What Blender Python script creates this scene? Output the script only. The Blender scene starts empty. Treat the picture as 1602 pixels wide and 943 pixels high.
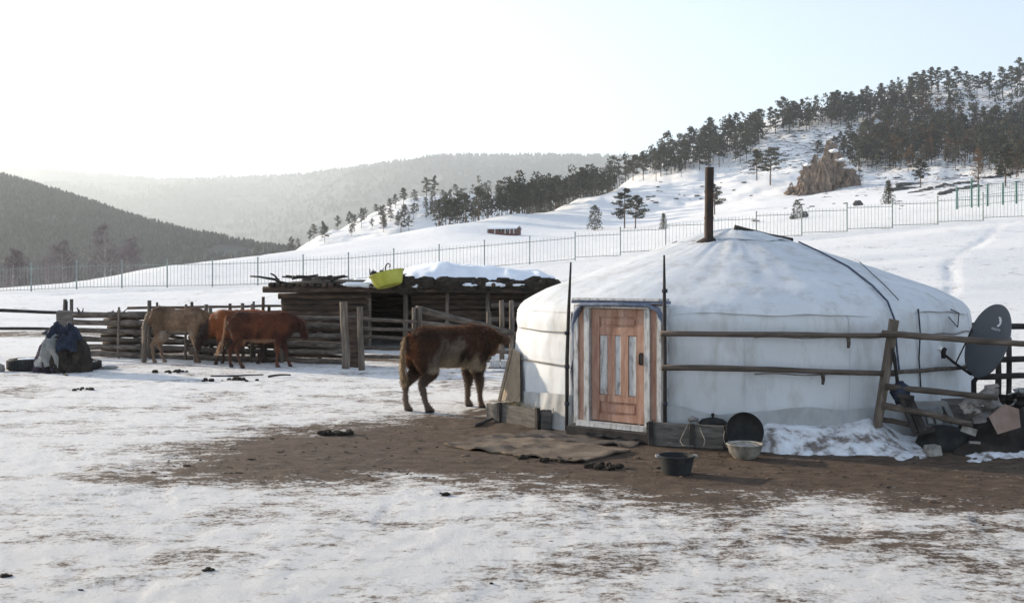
import bpy, math, random
import numpy as np
from mathutils import Vector, Matrix, Quaternion

random.seed(7)
RS = np.random.RandomState(11)
SC = bpy.context.scene
COL = SC.collection

# ------------------------------------------------------------------ camera, sky, sun, exposure
CAM_H = 1.7          # eye height over the yard
FPX = 1600.0         # focal length in photo pixels (photo 1602 x 943, horizon at row 440)
cam_d = bpy.data.cameras.new('camera')
cam = bpy.data.objects.new('camera', cam_d)
COL.objects.link(cam)
cam.location = (0, 0, CAM_H)
cam.rotation_euler = (math.radians(90), 0, 0)
cam_d.sensor_width = 36.0
cam_d.lens = 36.0 * FPX / 1602.0
cam_d.shift_y = (440 - 471.5) / 1602.0
cam_d.clip_start = 0.05
cam_d.clip_end = 20000
SC.camera = cam

SUN_AZ = math.radians(149)      # direction to the sun, counted from +X towards +Y
SUN_EL = math.radians(13.2)
sun_dir = Vector((math.cos(SUN_AZ) * math.cos(SUN_EL), math.sin(SUN_AZ) * math.cos(SUN_EL), math.sin(SUN_EL)))
world = bpy.data.worlds.new('World')
SC.world = world
world.use_nodes = True
wn = world.node_tree.nodes
wl = world.node_tree.links
wn.clear()
w_out = wn.new('ShaderNodeOutputWorld')
w_bg = wn.new('ShaderNodeBackground')
w_sky = wn.new('ShaderNodeTexSky')
w_sky.sky_type = 'NISHITA'
w_sky.sun_disc = False
w_sky.sun_elevation = SUN_EL
w_sky.sun_rotation = math.atan2(sun_dir.x, sun_dir.y)
w_sky.altitude = 1300
w_sky.air_density = 1.0
w_sky.dust_density = 1.3
w_sky.ozone_density = 2.0
w_bg.inputs['Strength'].default_value = 0.15
w_hsv = wn.new('ShaderNodeHueSaturation')
w_hsv.inputs['Saturation'].default_value = 0.66
wl.new(w_sky.outputs[0], w_hsv.inputs['Color'])
wl.new(w_hsv.outputs[0], w_bg.inputs['Color'])
wl.new(w_bg.outputs[0], w_out.inputs['Surface'])

sun_d = bpy.data.lights.new('sun', 'SUN')
sun_d.energy = 5.0
sun_d.angle = math.radians(0.6)
sun_d.color = (1.0, 0.86, 0.67)
sun = bpy.data.objects.new('sun', sun_d)
COL.objects.link(sun)
sun.rotation_euler = sun_dir.to_track_quat('Z', 'Y').to_euler()
sun.location = (-20, 10, 30)

SC.view_settings.view_transform = 'Standard'
SC.view_settings.look = 'None'
SC.view_settings.exposure = 1.27
SC.view_settings.gamma = 1.0
SC.view_settings.use_curve_mapping = False
SC.cycles.volume_bounces = 0
SC.cycles.max_bounces = 8

# ------------------------------------------------------------------ helpers
def X(px, Y): return (px - 801.0) * Y / FPX
def Zr(row, Y): return CAM_H + (440.0 - row) * Y / FPX
def W(px, row, Y): return Vector((X(px, Y), Y, Zr(row, Y)))
def G(px, row, z=0.0):
    Y = FPX * (CAM_H - z) / (row - 440.0)
    return Vector((X(px, Y), Y, z))

_T = {}
def vnoise(x, y, seed=0):
    if seed not in _T: _T[seed] = np.random.RandomState(1000 + seed).rand(256, 256)
    t = _T[seed]
    x = np.asarray(x, float); y = np.asarray(y, float)
    xi = np.floor(x).astype(int); yi = np.floor(y).astype(int)
    fx = x - xi; fy = y - yi
    fx = fx * fx * fx * (fx * (fx * 6 - 15) + 10); fy = fy * fy * fy * (fy * (fy * 6 - 15) + 10)
    a = t[xi & 255, yi & 255]; b = t[(xi + 1) & 255, yi & 255]
    c = t[xi & 255, (yi + 1) & 255]; d = t[(xi + 1) & 255, (yi + 1) & 255]
    return (a * (1 - fx) + b * fx) * (1 - fy) + (c * (1 - fx) + d * fx) * fy - 0.5
def fbm(x, y, octv=4, seed=0, gain=0.5):
    s = 0; a = 1.0; f = 1.0
    for o in range(octv):
        s = s + a * vnoise(np.asarray(x) * f + 17.3 * o, np.asarray(y) * f - 9.1 * o, seed + o)
        a *= gain; f *= 2.03
    return s

def wloc(o):
    v = Vector((0, 0, 0))
    while o is not None:
        v += o.location; o = o.parent
    return v

class MB:
    """collects shapes; build() links them as one mesh object"""
    def __init__(s): s.v = []; s.f = []
    def add(s, vs, fs):
        n = len(s.v)
        s.v += [tuple(p) for p in vs]; s.f += [tuple(i + n for i in f) for f in fs]
        return s
    def box(s, c, size, rot=None, taper=1.0, jit=0.0):
        hx, hy, hz = size[0] / 2, size[1] / 2, size[2] / 2
        vs = []
        for z in (-1, 1):
            k = taper if z > 0 else 1.0
            for (x, y) in ((-1, -1), (1, -1), (1, 1), (-1, 1)):
                p = Vector((x * hx * k, y * hy * k, z * hz))
                if jit: p += Vector([random.uniform(-jit, jit) for _ in range(3)])
                if rot is not None: p = rot @ p
                vs.append(p + Vector(c))
        return s.add(vs, [(3, 2, 1, 0), (4, 5, 6, 7), (0, 1, 5, 4), (1, 2, 6, 5), (2, 3, 7, 6), (3, 0, 4, 7)])
    def beam(s, a, b, w, h, up=(0, 0, 1), jit=0.0):
        a = Vector(a); b = Vector(b); t = (b - a); L = t.length; t.normalize()
        side = Vector(up).cross(t)
        if side.length < 1e-4: side = Vector((1, 0, 0)).cross(t)
        side.normalize(); u = t.cross(side)
        rot = Matrix((t, side, u)).transposed()
        return s.box((a + b) / 2, (L, w, h), rot, 1.0, jit)
    def tube(s, pts, rad, n=8, lat=None, cap=True, wob=0.0):
        pts = [Vector(p) for p in pts]; m = len(pts)
        if not isinstance(rad, (list, tuple)): rad = [rad] * m
        vs = []; prev = None
        for i, p in enumerate(pts):
            t = pts[min(i + 1, m - 1)] - pts[max(i - 1, 0)]
            if t.length < 1e-9: t = Vector((0, 0, 1))
            t.normalize()
            if lat is not None:
                a = Vector(lat) - t * t.dot(Vector(lat))
                if a.length < 1e-3: a = t.orthogonal()
            elif prev is None: a = t.orthogonal()
            else:
                a = prev - t * t.dot(prev)
                if a.length < 1e-4: a = t.orthogonal()
            a.normalize(); prev = a
            b = t.cross(a)
            r = rad[i]; ra, rb = (r if isinstance(r, (list, tuple)) else (r, r))
            for k in range(n):
                q = 2 * math.pi * k / n
                j = 1 + (random.uniform(-wob, wob) if wob else 0)
                vs.append(p + a * (math.cos(q) * ra * j) + b * (math.sin(q) * rb * j))
        fs = []
        for i in range(m - 1):
            for k in range(n):
                k2 = (k + 1) % n
                fs.append((i * n + k, i * n + k2, (i + 1) * n + k2, (i + 1) * n + k))
        if cap:
            fs.append(tuple(range(n - 1, -1, -1))); fs.append(tuple((m - 1) * n + k for k in range(n)))
        return s.add(vs, fs)
    def log(s, a, b, r0, r1=None, n=8, seg=5, bend=0.02, wob=0.06):
        a = Vector(a); b = Vector(b); r1 = r0 if r1 is None else r1
        pts = []; rr = []
        off = Vector([random.uniform(-bend, bend) for _ in range(3)])
        for i in range(seg + 1):
            t = i / seg
            pts.append(a.lerp(b, t) + off * math.sin(math.pi * t) + Vector([random.uniform(-bend, bend) * .3 for _ in range(3)]))
            rr.append((r0 + (r1 - r0) * t) * random.uniform(.94, 1.06))
        return s.tube(pts, rr, n, wob=wob)
    def lathe(s, prof, c=(0, 0, 0), n=32, rot=None, arc=2 * math.pi):
        vs = []; m = len(prof)
        for (r, z) in prof:
            for k in range(n):
                q = arc * k / n
                p = Vector((r * math.cos(q), r * math.sin(q), z))
                if rot is not None: p = rot @ p
                vs.append(p + Vector(c))
        fs = []
        for i in range(m - 1):
            for k in range(n):
                k2 = (k + 1) % n
                fs.append((i * n + k, i * n + k2, (i + 1) * n + k2, (i + 1) * n + k))
        return s.add(vs, fs)
    def blob(s, c, r, nz=6, n=9, rough=.2, flat_bottom=None, seed=None):
        c = Vector(c)
        r = (r, r, r) if not isinstance(r, (list, tuple)) else r
        vs = [c + Vector((0, 0, -r[2]))]
        for i in range(1, nz):
            ph = -math.pi / 2 + math.pi * i / nz
            for k in range(n):
                q = 2 * math.pi * k / n
                j = 1 + random.uniform(-rough, rough)
                vs.append(c + Vector((math.cos(q) * math.cos(ph) * r[0] * j, math.sin(q) * math.cos(ph) * r[1] * j, math.sin(ph) * r[2] * j)))
        vs.append(c + Vector((0, 0, r[2])))
        fs = []
        for k in range(n):
            fs.append((0, 1 + (k + 1) % n, 1 + k))
            fs.append((len(vs) - 1, 1 + (nz - 2) * n + k, 1 + (nz - 2) * n + (k + 1) % n))
        for i in range(nz - 2):
            for k in range(n):
                a0 = 1 + i * n + k; b0 = 1 + i * n + (k + 1) % n
                fs.append((a0, b0, b0 + n, a0 + n))
        if flat_bottom is not None:
            vs = [Vector((p.x, p.y, max(p.z, flat_bottom))) for p in vs]
        return s.add(vs, fs)
    def sheet(s, grid, thick=0.0):
        """grid: rows of points; closed slab with thickness along -z if thick"""
        R_ = len(grid); C_ = len(grid[0])
        vs = [Vector(p) for r in grid for p in r]
        fs = [(i * C_ + j, i * C_ + j + 1, (i + 1) * C_ + j + 1, (i + 1) * C_ + j) for i in range(R_ - 1) for j in range(C_ - 1)]
        s.add(vs, fs)
        if thick:
            low = [p + (thick if isinstance(thick, Vector) else Vector((0, 0, -thick))) for p in vs]
            n0 = len(s.v)
            s.add(low, [tuple(reversed(f)) for f in fs])
            top0 = n0 - len(vs)
            ring = [(0, j) for j in range(C_)] + [(i, C_ - 1) for i in range(1, R_)] + [(R_ - 1, j) for j in range(C_ - 2, -1, -1)] + [(i, 0) for i in range(R_ - 2, 0, -1)]
            ids = [i * C_ + j for (i, j) in ring]
            for q in range(len(ids)):
                a0 = ids[q]; b0 = ids[(q + 1) % len(ids)]
                s.f.append((top0 + b0, top0 + a0, n0 + a0, n0 + b0))
        return s
    def build(s, name, mat, parent=None, smooth=False, local=False, sharp=None):
        me = bpy.data.meshes.new(name)
        off = Vector((0, 0, 0)) if (local or parent is None) else wloc(parent)
        me.from_pydata([(p[0] - off[0], p[1] - off[1], p[2] - off[2]) for p in s.v], [], s.f)
        me.update()
        if smooth:
            me.polygons.foreach_set('use_smooth', [True] * len(me.polygons))
            if sharp:
                me.set_sharp_from_angle(angle=math.radians(sharp))
        o = bpy.data.objects.new(name, me)
        if mat: me.materials.append(mat)
        COL.objects.link(o)
        if parent: o.parent = parent
        return o

def np_mesh(name, V, F, mat, smooth=True, attrs=None, cols=None):
    """V (n,3), F (m,k) arrays -> object"""
    me = bpy.data.meshes.new(name)
    V = np.asarray(V, np.float32); F = np.asarray(F, np.int32)
    k = F.shape[1]
    me.vertices.add(len(V)); me.vertices.foreach_set('co', V.ravel())
    me.loops.add(F.size); me.loops.foreach_set('vertex_index', F.ravel())
    me.polygons.add(len(F)); me.polygons.foreach_set('loop_start', np.arange(0, F.size, k, dtype=np.int32))
    me.polygons.foreach_set('loop_total', np.full(len(F), k, dtype=np.int32))
    me.update(calc_edges=True); me.validate()
    me.polygons.foreach_set('use_smooth', np.full(len(F), smooth))
    for n_, a in (attrs or {}).items():
        at = me.attributes.new(n_, 'FLOAT', 'POINT'); at.data.foreach_set('value', np.asarray(a, np.float32).ravel())
    for n_, a in (cols or {}).items():
        at = me.attributes.new(n_, 'FLOAT_COLOR', 'POINT')
        c4 = np.ones((len(V), 4), np.float32); c4[:, :3] = a
        at.data.foreach_set('color', c4.ravel())
    if mat: me.materials.append(mat)
    o = bpy.data.objects.new(name, me)
    COL.objects.link(o)
    return o

def tag(o, label=None, cat=None, group=None, kind=None):
    if label: o['label'] = label
    if cat: o['category'] = cat
    if group: o['group'] = group
    if kind: o['kind'] = kind
    return o
def thing(name, label, cat, loc=(0, 0, 0), rz=0.0, group=None):
    o = bpy.data.objects.new(name, None)
    o.empty_display_size = .2
    COL.objects.link(o); o.location = loc; o.rotation_euler = (0, 0, rz)
    return tag(o, label, cat, group)

# ------------------------------------------------------------------ materials
def nodes_of(name):
    m = bpy.data.materials.new(name); m.use_nodes = True
    nt = m.node_tree
    return m, nt, nt.nodes['Principled BSDF']
def ramp(nt, fac, stops):
    r = nt.nodes.new('ShaderNodeValToRGB')
    e = r.color_ramp.elements
    while len(e) < len(stops): e.new(.5)
    for i, (p, c) in enumerate(stops):
        e[i].position = p
        e[i].color = (c, c, c, 1) if isinstance(c, (int, float)) else (*c, 1)
    nt.links.new(fac, r.inputs['Fac'])
    return r
def noise_node(nt, vec, scale, detail=5, rough=.6, dist=0.0):
    n = nt.nodes.new('ShaderNodeTexNoise')
    n.inputs['Scale'].default_value = scale; n.inputs['Detail'].default_value = detail
    n.inputs['Roughness'].default_value = rough; n.inputs['Distortion'].default_value = dist
    if vec is not None: nt.links.new(vec, n.inputs['Vector'])
    return n
def coords(nt, scale=(1, 1, 1), which='Object'):
    t = nt.nodes.new('ShaderNodeTexCoord'); mp = nt.nodes.new('ShaderNodeMapping')
    mp.inputs['Scale'].default_value = scale
    nt.links.new(t.outputs[which], mp.inputs['Vector'])
    return mp.outputs['Vector']
def math_node(nt, op, a, b=None, clamp=False):
    n = nt.nodes.new('ShaderNodeMath'); n.operation = op; n.use_clamp = clamp
    for i, v in enumerate((a, b)):
        if v is None: continue
        if isinstance(v, (int, float)): n.inputs[i].default_value = v
        else: nt.links.new(v, n.inputs[i])
    return n.outputs[0]
def mix_col(nt, fac, a, b):
    n = nt.nodes.new('ShaderNodeMix'); n.data_type = 'RGBA'
    nt.links.new(fac, n.inputs[0]) if not isinstance(fac, (int, float)) else setattr(n.inputs[0], 'default_value', fac)
    for i, v in ((6, a), (7, b)):
        if isinstance(v, tuple): n.inputs[i].default_value = (*v, 1)
        else: nt.links.new(v, n.inputs[i])
    return n.outputs[2]
def bump(nt, h, strength, dist, bsdf):
    b = nt.nodes.new('ShaderNodeBump')
    b.inputs['Strength'].default_value = strength; b.inputs['Distance'].default_value = dist
    nt.links.new(h, b.inputs['Height']); nt.links.new(b.outputs[0], bsdf.inputs['Normal'])
    return b
def pmat(name, stops, scale=3.0, rough=.85, bstr=.4, bdist=.01, bscale=None, stretch=(1, 1, 1), metal=0.0, detail=6, spec=.3, per_object=0.0):
    """noise coloured, bumped procedural material"""
    m, nt, b = nodes_of(name)
    v = coords(nt, stretch)
    n = noise_node(nt, v, scale, detail, .62)
    r = ramp(nt, n.outputs['Fac'], [(.28 + .44 * i / max(1, len(stops) - 1), c) for i, c in enumerate(stops)])
    out = r.outputs[0]
    if per_object:
        oi = nt.nodes.new('ShaderNodeObjectInfo')
        h = nt.nodes.new('ShaderNodeHueSaturation')
        nt.links.new(math_node(nt, 'ADD', math_node(nt, 'MULTIPLY', oi.outputs['Random'], 2 * per_object), 1 - per_object), h.inputs['Value'])
        nt.links.new(out, h.inputs['Color']); out = h.outputs[0]
    nt.links.new(out, b.inputs['Base Color'])
    b.inputs['Roughness'].default_value = rough; b.inputs['Metallic'].default_value = metal
    b.inputs['Specular IOR Level'].default_value = spec
    if bstr:
        n2 = noise_node(nt, v, bscale or scale * 4, 5, .65)
        bump(nt, n2.outputs['Fac'], bstr, bdist, b)
    return m

M = {}
M['log'] = pmat('weathered_log', [(.030, .024, .020), (.105, .085, .070), (.20, .165, .135)], 2.2, .9, .6, .012, 9, (1, 6, 6), per_object=.35)
M['logz'] = pmat('weathered_post', [(.04, .032, .026), (.115, .092, .072), (.21, .175, .14)], 3.0, .9, .6, .01, 9, (6, 6, .7), per_object=.3)
M['darklog'] = pmat('dark_barn_log', [(.018, .013, .010), (.055, .037, .028), (.12, .078, .055)], 2.5, .95, .6, .012, 10, (1, 6, 6), per_object=.35)
M['plank'] = pmat('grey_plank', [(.05, .045, .04), (.115, .102, .09), (.19, .17, .15)], 3.5, .9, .5, .006, 14, (1.2, 1.2, 7), per_object=.2)
M['rail'] = pmat('rail_pole', [(.035, .027, .022), (.085, .066, .052), (.15, .12, .098)], 3.0, .85, .5, .006, 12, (.8, 7, 7), per_object=.2)
M['darkwood'] = pmat('dark_wood', [(.012, .011, .011), (.035, .030, .028), (.07, .06, .052)], 4, .9, .5, .006, 14, per_object=.2)
M['lath'] = pmat('pale_lath', [(.14, .11, .08), (.26, .2, .14), (.36, .28, .2)], 4, .85, .4, .004, 16, (5, 5, 1))
M['black'] = pmat('sooty_black_metal', [(.008, .008, .008), (.018, .017, .016), (.04, .036, .032)], 8, .75, .3, .004, 30)
M['rubber'] = pmat('tyre_rubber', [(.010, .010, .011), (.022, .022, .023), (.05, .048, .045)], 6, .85, .3, .004, 30)
M['pipe'] = pmat('rusty_stove_pipe', [(.012, .010, .009), (.03, .02, .016), (.075, .042, .028)], 5, .8, .4, .004, 20, (1, 1, .6))
M['enamel'] = pmat('chipped_enamel', [(.03, .027, .024), (.26, .24, .21), (.46, .43, .38)], 9, .45, .3, .003, 20)
M['aluminium'] = pmat('dull_aluminium', [(.16, .15, .14), (.30, .29, .28), (.42, .41, .40)], 7, .5, .3, .003, 25, metal=.4)
M['canvas_grey'] = pmat('grey_tarp', [(.16, .16, .155), (.27, .265, .25), (.40, .39, .365)], 4, .85, .5, .01, 10)
M['navy'] = pmat('navy_cloth', [(.008, .010, .018), (.018, .023, .042), (.045, .055, .085)], 5, .85, .5, .01, 14)
M['purple'] = pmat('purple_cloth', [(.018, .013, .020), (.05, .034, .055), (.12, .09, .12)], 5, .85, .5, .01, 14)
M['brown_sack'] = pmat('brown_sacking', [(.011, .009, .008), (.028, .022, .018), (.06, .047, .036)], 5, .95, .5, .01, 14)
M['rag'] = pmat('pale_rag', [(.14, .125, .115), (.27, .245, .225), (.40, .37, .34)], 5, .9, .6, .01, 12)
M['carton'] = pmat('faded_carton', [(.16, .11, .085), (.25, .175, .14), (.32, .245, .20)], 4, .9, .3, .004, 20)
M['yellow'] = pmat('yellow_plastic', [(.30, .29, .03), (.42, .41, .05), (.50, .49, .10)], 4, .45, .1, .003, 20, spec=.5)
M['dung'] = pmat('dung', [(.010, .008, .006), (.028, .021, .015), (.06, .045, .03)], 9, .95, .8, .01, 40)
M['hay'] = pmat('hay', [(.16, .11, .05), (.32, .24, .12), (.46, .37, .22)], 8, .9, .5, .01, 30)
M['iron'] = pmat('painted_fence_iron', [(.17, .20, .19), (.24, .27, .255), (.32, .35, .33)], 3, .6, 0, metal=.2)
M['green_iron'] = pmat('green_fence_iron', [(.04, .10, .085), (.06, .14, .12), (.10, .19, .165)], 3, .6, 0)
M['white_paint'] = pmat('flaking_white_paint', [(.15, .125, .105), (.46, .45, .44), (.60, .595, .585)], 9, .7, .4, .003, 26, (3, 3, .8))
M['blue_paint'] = pmat('blue_trim_cloth', [(.06, .072, .10), (.10, .122, .18), (.22, .24, .29)], 6, .8, .4, .004, 26)
M['rope'] = pmat('dark_rope', [(.015, .016, .02), (.035, .037, .045), (.07, .07, .08)], 12, .9, .5, .004, 60)
M['blue_rope'] = pmat('blue_grey_rope', [(.03, .035, .06), (.05, .06, .10), (.10, .115, .16)], 12, .9, .5, .004, 60)
M['tan_rope'] = pmat('tan_rope', [(.10, .085, .07), (.18, .155, .13), (.27, .24, .205)], 12, .9, .5, .004, 60)
M['dish'] = pmat('grey_dish_paint', [(.072, .076, .083), (.086, .091, .099), (.10, .105, .112)], 3, .55, .05, .002, 20, spec=.4)
M['logo'] = pmat('white_print', [(.50, .51, .52), (.62, .63, .64), (.7, .7, .7)], 9, .6, 0)
M['trunk'] = pmat('pine_bark', [(.05, .035, .026), (.11, .07, .05), (.20, .12, .08)], 1.2, .95, 0)
M['birch'] = pmat('birch_bark', [(.12, .10, .10), (.30, .27, .26), (.42, .39, .37)], 1.5, .95, 0)
M['rock'] = pmat('brown_cliff_rock', [(.06, .052, .047), (.23, .172, .132), (.45, .31, .215)], .6, .95, .9, .3, 1.8, (1, 1, .45))
M['boulder'] = pmat('dark_boulder', [(.035, .033, .032), (.08, .075, .07), (.15, .135, .12)], .9, .95, .6, .1, 3)
M['hutwall'] = pmat('red_brown_boards', [(.07, .035, .028), (.12, .055, .042), (.17, .085, .065)], 1.5, .9, .2, .02, 6, (6, 6, 1))
M['cleansnow'] = pmat('clean_snow', [(.72, .74, .78), (.80, .82, .85), (.84, .85, .87)], 2.2, .8, .6, .03, 5, spec=.25)
M['banksnow'] = pmat('soiled_snow', [(.08, .065, .055), (.22, .19, .17), (.62, .62, .63), (.74, .75, .77), (.80, .81, .83)], 6.0, .85, .7, .04, 9, detail=9, spec=.2)

def leaf_mat(name, stops, scale):
    m, nt, b = nodes_of(name)
    g = nt.nodes.new('ShaderNodeNewGeometry'); oi = nt.nodes.new('ShaderNodeObjectInfo')
    n = noise_node(nt, coords(nt), scale, 3, .6)
    f = math_node(nt, 'ADD', math_node(nt, 'MULTIPLY', n.outputs['Fac'], .7), math_node(nt, 'MULTIPLY', g.outputs['Random Per Island'], .3))
    r = ramp(nt, f, [(.2 + .5 * i / (len(stops) - 1), c) for i, c in enumerate(stops)])
    h = nt.nodes.new('ShaderNodeHueSaturation')
    nt.links.new(math_node(nt, 'ADD', math_node(nt, 'MULTIPLY', oi.outputs['Random'], .7), .65), h.inputs['Value'])
    nt.links.new(r.outputs[0], h.inputs['Color']); nt.links.new(h.outputs[0], b.inputs['Base Color'])
    b.inputs['Roughness'].default_value = .8; b.inputs['Specular IOR Level'].default_value = .2
    return m
M['needle'] = leaf_mat('pine_needles', [(.026, .031, .023), (.055, .056, .038), (.115, .10, .068)], .35)
M['larch'] = leaf_mat('larch_twigs', [(.05, .030, .018), (.095, .055, .030), (.15, .085, .045)], .35)
M['twig'] = leaf_mat('bare_twigs', [(.10, .08, .085), (.15, .12, .125), (.21, .175, .18)], .35)
M['forest'] = leaf_mat('forest_needles', [(.009, .014, .013), (.018, .025, .023), (.050, .046, .042)], .012)
# ------------------------------------------------------------------ terrain
def ground_mat():
    m, nt, b = nodes_of('trampled_snow_and_soil')
    v = coords(nt)
    at = nt.nodes.new('ShaderNodeAttribute'); at.attribute_name = 'dirt'
    rk = nt.nodes.new('ShaderNodeAttribute'); rk.attribute_name = 'rocky'
    vs = coords(nt, (.62, 1, 1))          # wind-drawn along x
    n1 = noise_node(nt, vs, 1.3, 10, .7, .25); n2 = noise_node(nt, vs, 8.0, 9, .76); n3 = noise_node(nt, v, 30.0, 5, .75)
    vo = nt.nodes.new('ShaderNodeTexVoronoi'); vo.inputs['Scale'].default_value = 3.6; vo.inputs['Randomness'].default_value = 1.0
    dv = nt.nodes.new('ShaderNodeVectorMath'); dv.operation = 'ADD'
    wob = noise_node(nt, v, 5.0, 3, .6); ws = nt.nodes.new('ShaderNodeVectorMath'); ws.operation = 'SCALE'; ws.inputs['Scale'].default_value = .22
    nt.links.new(wob.outputs['Color'], ws.inputs[0]); nt.links.new(v, dv.inputs[0]); nt.links.new(ws.outputs[0], dv.inputs[1]); nt.links.new(dv.outputs[0], vo.inputs['Vector'])
    hoof = ramp(nt, vo.outputs['Distance'], [(.10, 0.0), (.34, 1.0)]).outputs[0]
    s = math_node(nt, 'ADD', math_node(nt, 'MULTIPLY', math_node(nt, 'SUBTRACT', n1.outputs['Fac'], .5), 2.1),
                  math_node(nt, 'ADD', math_node(nt, 'MULTIPLY', math_node(nt, 'SUBTRACT', n2.outputs['Fac'], .5), 2.2), math_node(nt, 'MULTIPLY', math_node(nt, 'SUBTRACT', n3.outputs['Fac'], .5), 1.25)))
    val = math_node(nt, 'ADD', at.outputs['Fac'], s)
    soilf = ramp(nt, val, [(.44, 0.0), (.56, 1.0)]).outputs[0]
    stainf = ramp(nt, val, [(.17, 0.0), (.43, .95)]).outputs[0]
    sn = ramp(nt, n1.outputs['Fac'], [(.3, (.82, .80, .775)), (.7, (.90, .885, .865))]).outputs[0]
    stain = ramp(nt, n2.outputs['Fac'], [(.3, (.34, .29, .245)), (.7, (.62, .58, .54))]).outputs[0]
    soil = ramp(nt, n2.outputs['Fac'], [(.30, (.040, .027, .018)), (.46, (.092, .062, .042)), (.60, (.140, .098, .068)), (.76, (.32, .27, .225))]).outputs[0]
    c = mix_col(nt, stainf, sn, stain)
    c = mix_col(nt, soilf, c, soil)
    # stones, dry grass and twigs showing through the hillside snow
    n4 = noise_node(nt, coords(nt, (1, 1, 2.2)), .42, 9, .72, .4)
    rv = math_node(nt, 'ADD', n4.outputs['Fac'], math_node(nt, 'MULTIPLY', math_node(nt, 'SUBTRACT', rk.outputs['Fac'], 1.0), .32))
    rf = ramp(nt, rv, [(.505, 0.0), (.545, 1.0)]).outputs[0]
    rc = ramp(nt, n2.outputs['Fac'], [(.3, (.035, .033, .032)), (.7, (.12, .10, .085))]).outputs[0]
    c = mix_col(nt, rf, c, rc)
    nt.links.new(c, b.inputs['Base Color'])
    b.inputs['Roughness'].default_value = .8; b.inputs['Specular IOR Level'].default_value = .2
    nb = noise_node(nt, v, 20.0, 9, .78); nb2 = noise_node(nt, v, 70.0, 5, .75)
    h = math_node(nt, 'ADD', math_node(nt, 'ADD', nb.outputs['Fac'], math_node(nt, 'MULTIPLY', hoof, .30)), math_node(nt, 'MULTIPLY', nb2.outputs['Fac'], .35))
    bump(nt, h, 1.0, .042, b)
    return m
M['ground'] = ground_mat()

def zz(Y, row): return CAM_H + (440 - row) * Y / FPX
def K(*a):      # (Y,row) pairs; ('z', Y, z) for heights
    o = [(0, 0.0), (14, 0.0), (24, 0.0)]
    for q in a:
        o.append((q[1], q[2]) if q[0] == 'z' else (q[0], zz(q[0], q[1])))
    return o
TAB = {
 -1000: K(('z', 60, -.6), ('z', 120, -5), ('z', 300, -10), ('z', 1200, -10)),
 -300: K((60, 469), ('z', 75, .2), ('z', 120, -4), ('z', 300, -9), ('z', 1200, -9)),
 0: K((60, 458), (75, 455), ('z', 120, -2), ('z', 250, -6), ('z', 1200, -8)),
 120: K((60, 454), (92, 439), ('z', 140, -1), ('z', 280, -6), ('z', 1200, -8)),
 260: K((60, 448), (120, 413), ('z', 170, 0), ('z', 300, -5), ('z', 1200, -8)),
 400: K((60, 443), (100, 418), (150, 398), ('z', 210, 2), ('z', 320, -4), ('z', 1200, -6)),
 480: K((60, 439), (110, 411), (170, 391), ('z', 240, 3), ('z', 340, 0), (430, 366), ('z', 500, 8), ('z', 1200, -5)),
 560: K((60, 435), (110, 405), (190, 379), ('z', 260, 4), ('z', 340, 1), (420, 356), (470, 338), ('z', 540, 15), ('z', 1200, -5)),
 620: K((60, 431), (120, 399), (205, 369), ('z', 260, 8), ('z', 330, 3), (420, 343), (500, 309), ('z', 600, 22), ('z', 1200, 0)),
 700: K((60, 424), (120, 392), (230, 351), ('z', 290, 8), ('z', 350, 6), (440, 330), (525, 297), ('z', 620, 30), ('z', 1200, 0)),
 800: K((60, 417), (120, 383), (200, 362), (260, 334), ('z', 300, 14), ('z', 400, 10), (540, 310), ('z', 640, 28), ('z', 1200, 0)),
 900: K((60, 410), (120, 382), (220, 357), (310, 313), ('z', 350, 24), ('z', 430, 16), ('z', 560, 22), ('z', 1200, 0)),
 1000: K((60, 399), (120, 374), (220, 352), (300, 311), (370, 268), ('z', 430, 34), ('z', 600, 22), ('z', 1200, 0)),
 1100: K((60, 386), (120, 362), (220, 338), (300, 302), (420, 230), ('z', 480, 48), ('z', 700, 25), ('z', 1200, 0)),
 1200: K((60, 373), (120, 348), (220, 322), (300, 285), (460, 196), ('z', 530, 62), ('z', 750, 30), ('z', 1200, 0)),
 1300: K((60, 363), (120, 338), (220, 312), (300, 275), (490, 176), ('z', 560, 72), ('z', 800, 30), ('z', 1200, 0)),
 1400: K((60, 352), (120, 327), (220, 300), (300, 265), (510, 155), ('z', 590, 82), ('z', 850, 30), ('z', 1200, 0)),
 1500: K((60, 342), (120, 317), (220, 290), (300, 255), (525, 141), ('z', 600, 88), ('z', 850, 30), ('z', 1200, 0)),
 1602: K((60, 334), (120, 308), (220, 281), (300, 246), (535, 136), ('z', 610, 92), ('z', 850, 30), ('z', 1200, 0)),
 2000: K(('z', 60, 6.8), ('z', 220, 25), ('z', 300, 42), ('z', 540, 105), ('z', 640, 95), ('z', 1200, 0)),
 3400: K(('z', 60, 9), ('z', 220, 30), ('z', 540, 100), ('z', 1200, 20)),
}
def pchip(x, xs, ys):
    xs = np.array(xs, float); ys = np.array(ys, float)
    h = np.diff(xs); d = np.diff(ys) / h
    mm = np.zeros(len(xs))
    for i in range(1, len(xs) - 1):
        if d[i - 1] * d[i] > 0:
            w1 = 2 * h[i] + h[i - 1]; w2 = h[i] + 2 * h[i - 1]
            mm[i] = (w1 + w2) / (w1 / d[i - 1] + w2 / d[i])
    mm[0] = d[0]; mm[-1] = 0
    i = np.clip(np.searchsorted(xs, x) - 1, 0, len(xs) - 2)
    t = np.clip((x - xs[i]) / h[i], 0, 1)
    return ((1 + 2 * t) * (1 - t) ** 2 * ys[i] + t * (1 - t) ** 2 * h[i] * mm[i] + t * t * (3 - 2 * t) * ys[i + 1] + t * t * (t - 1) * h[i] * mm[i + 1])
TY = np.concatenate([np.linspace(0, 120, 240, endpoint=False), np.geomspace(120, 1200, 260)])
TPX = np.arange(-1000, 3401, 20.0)
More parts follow.
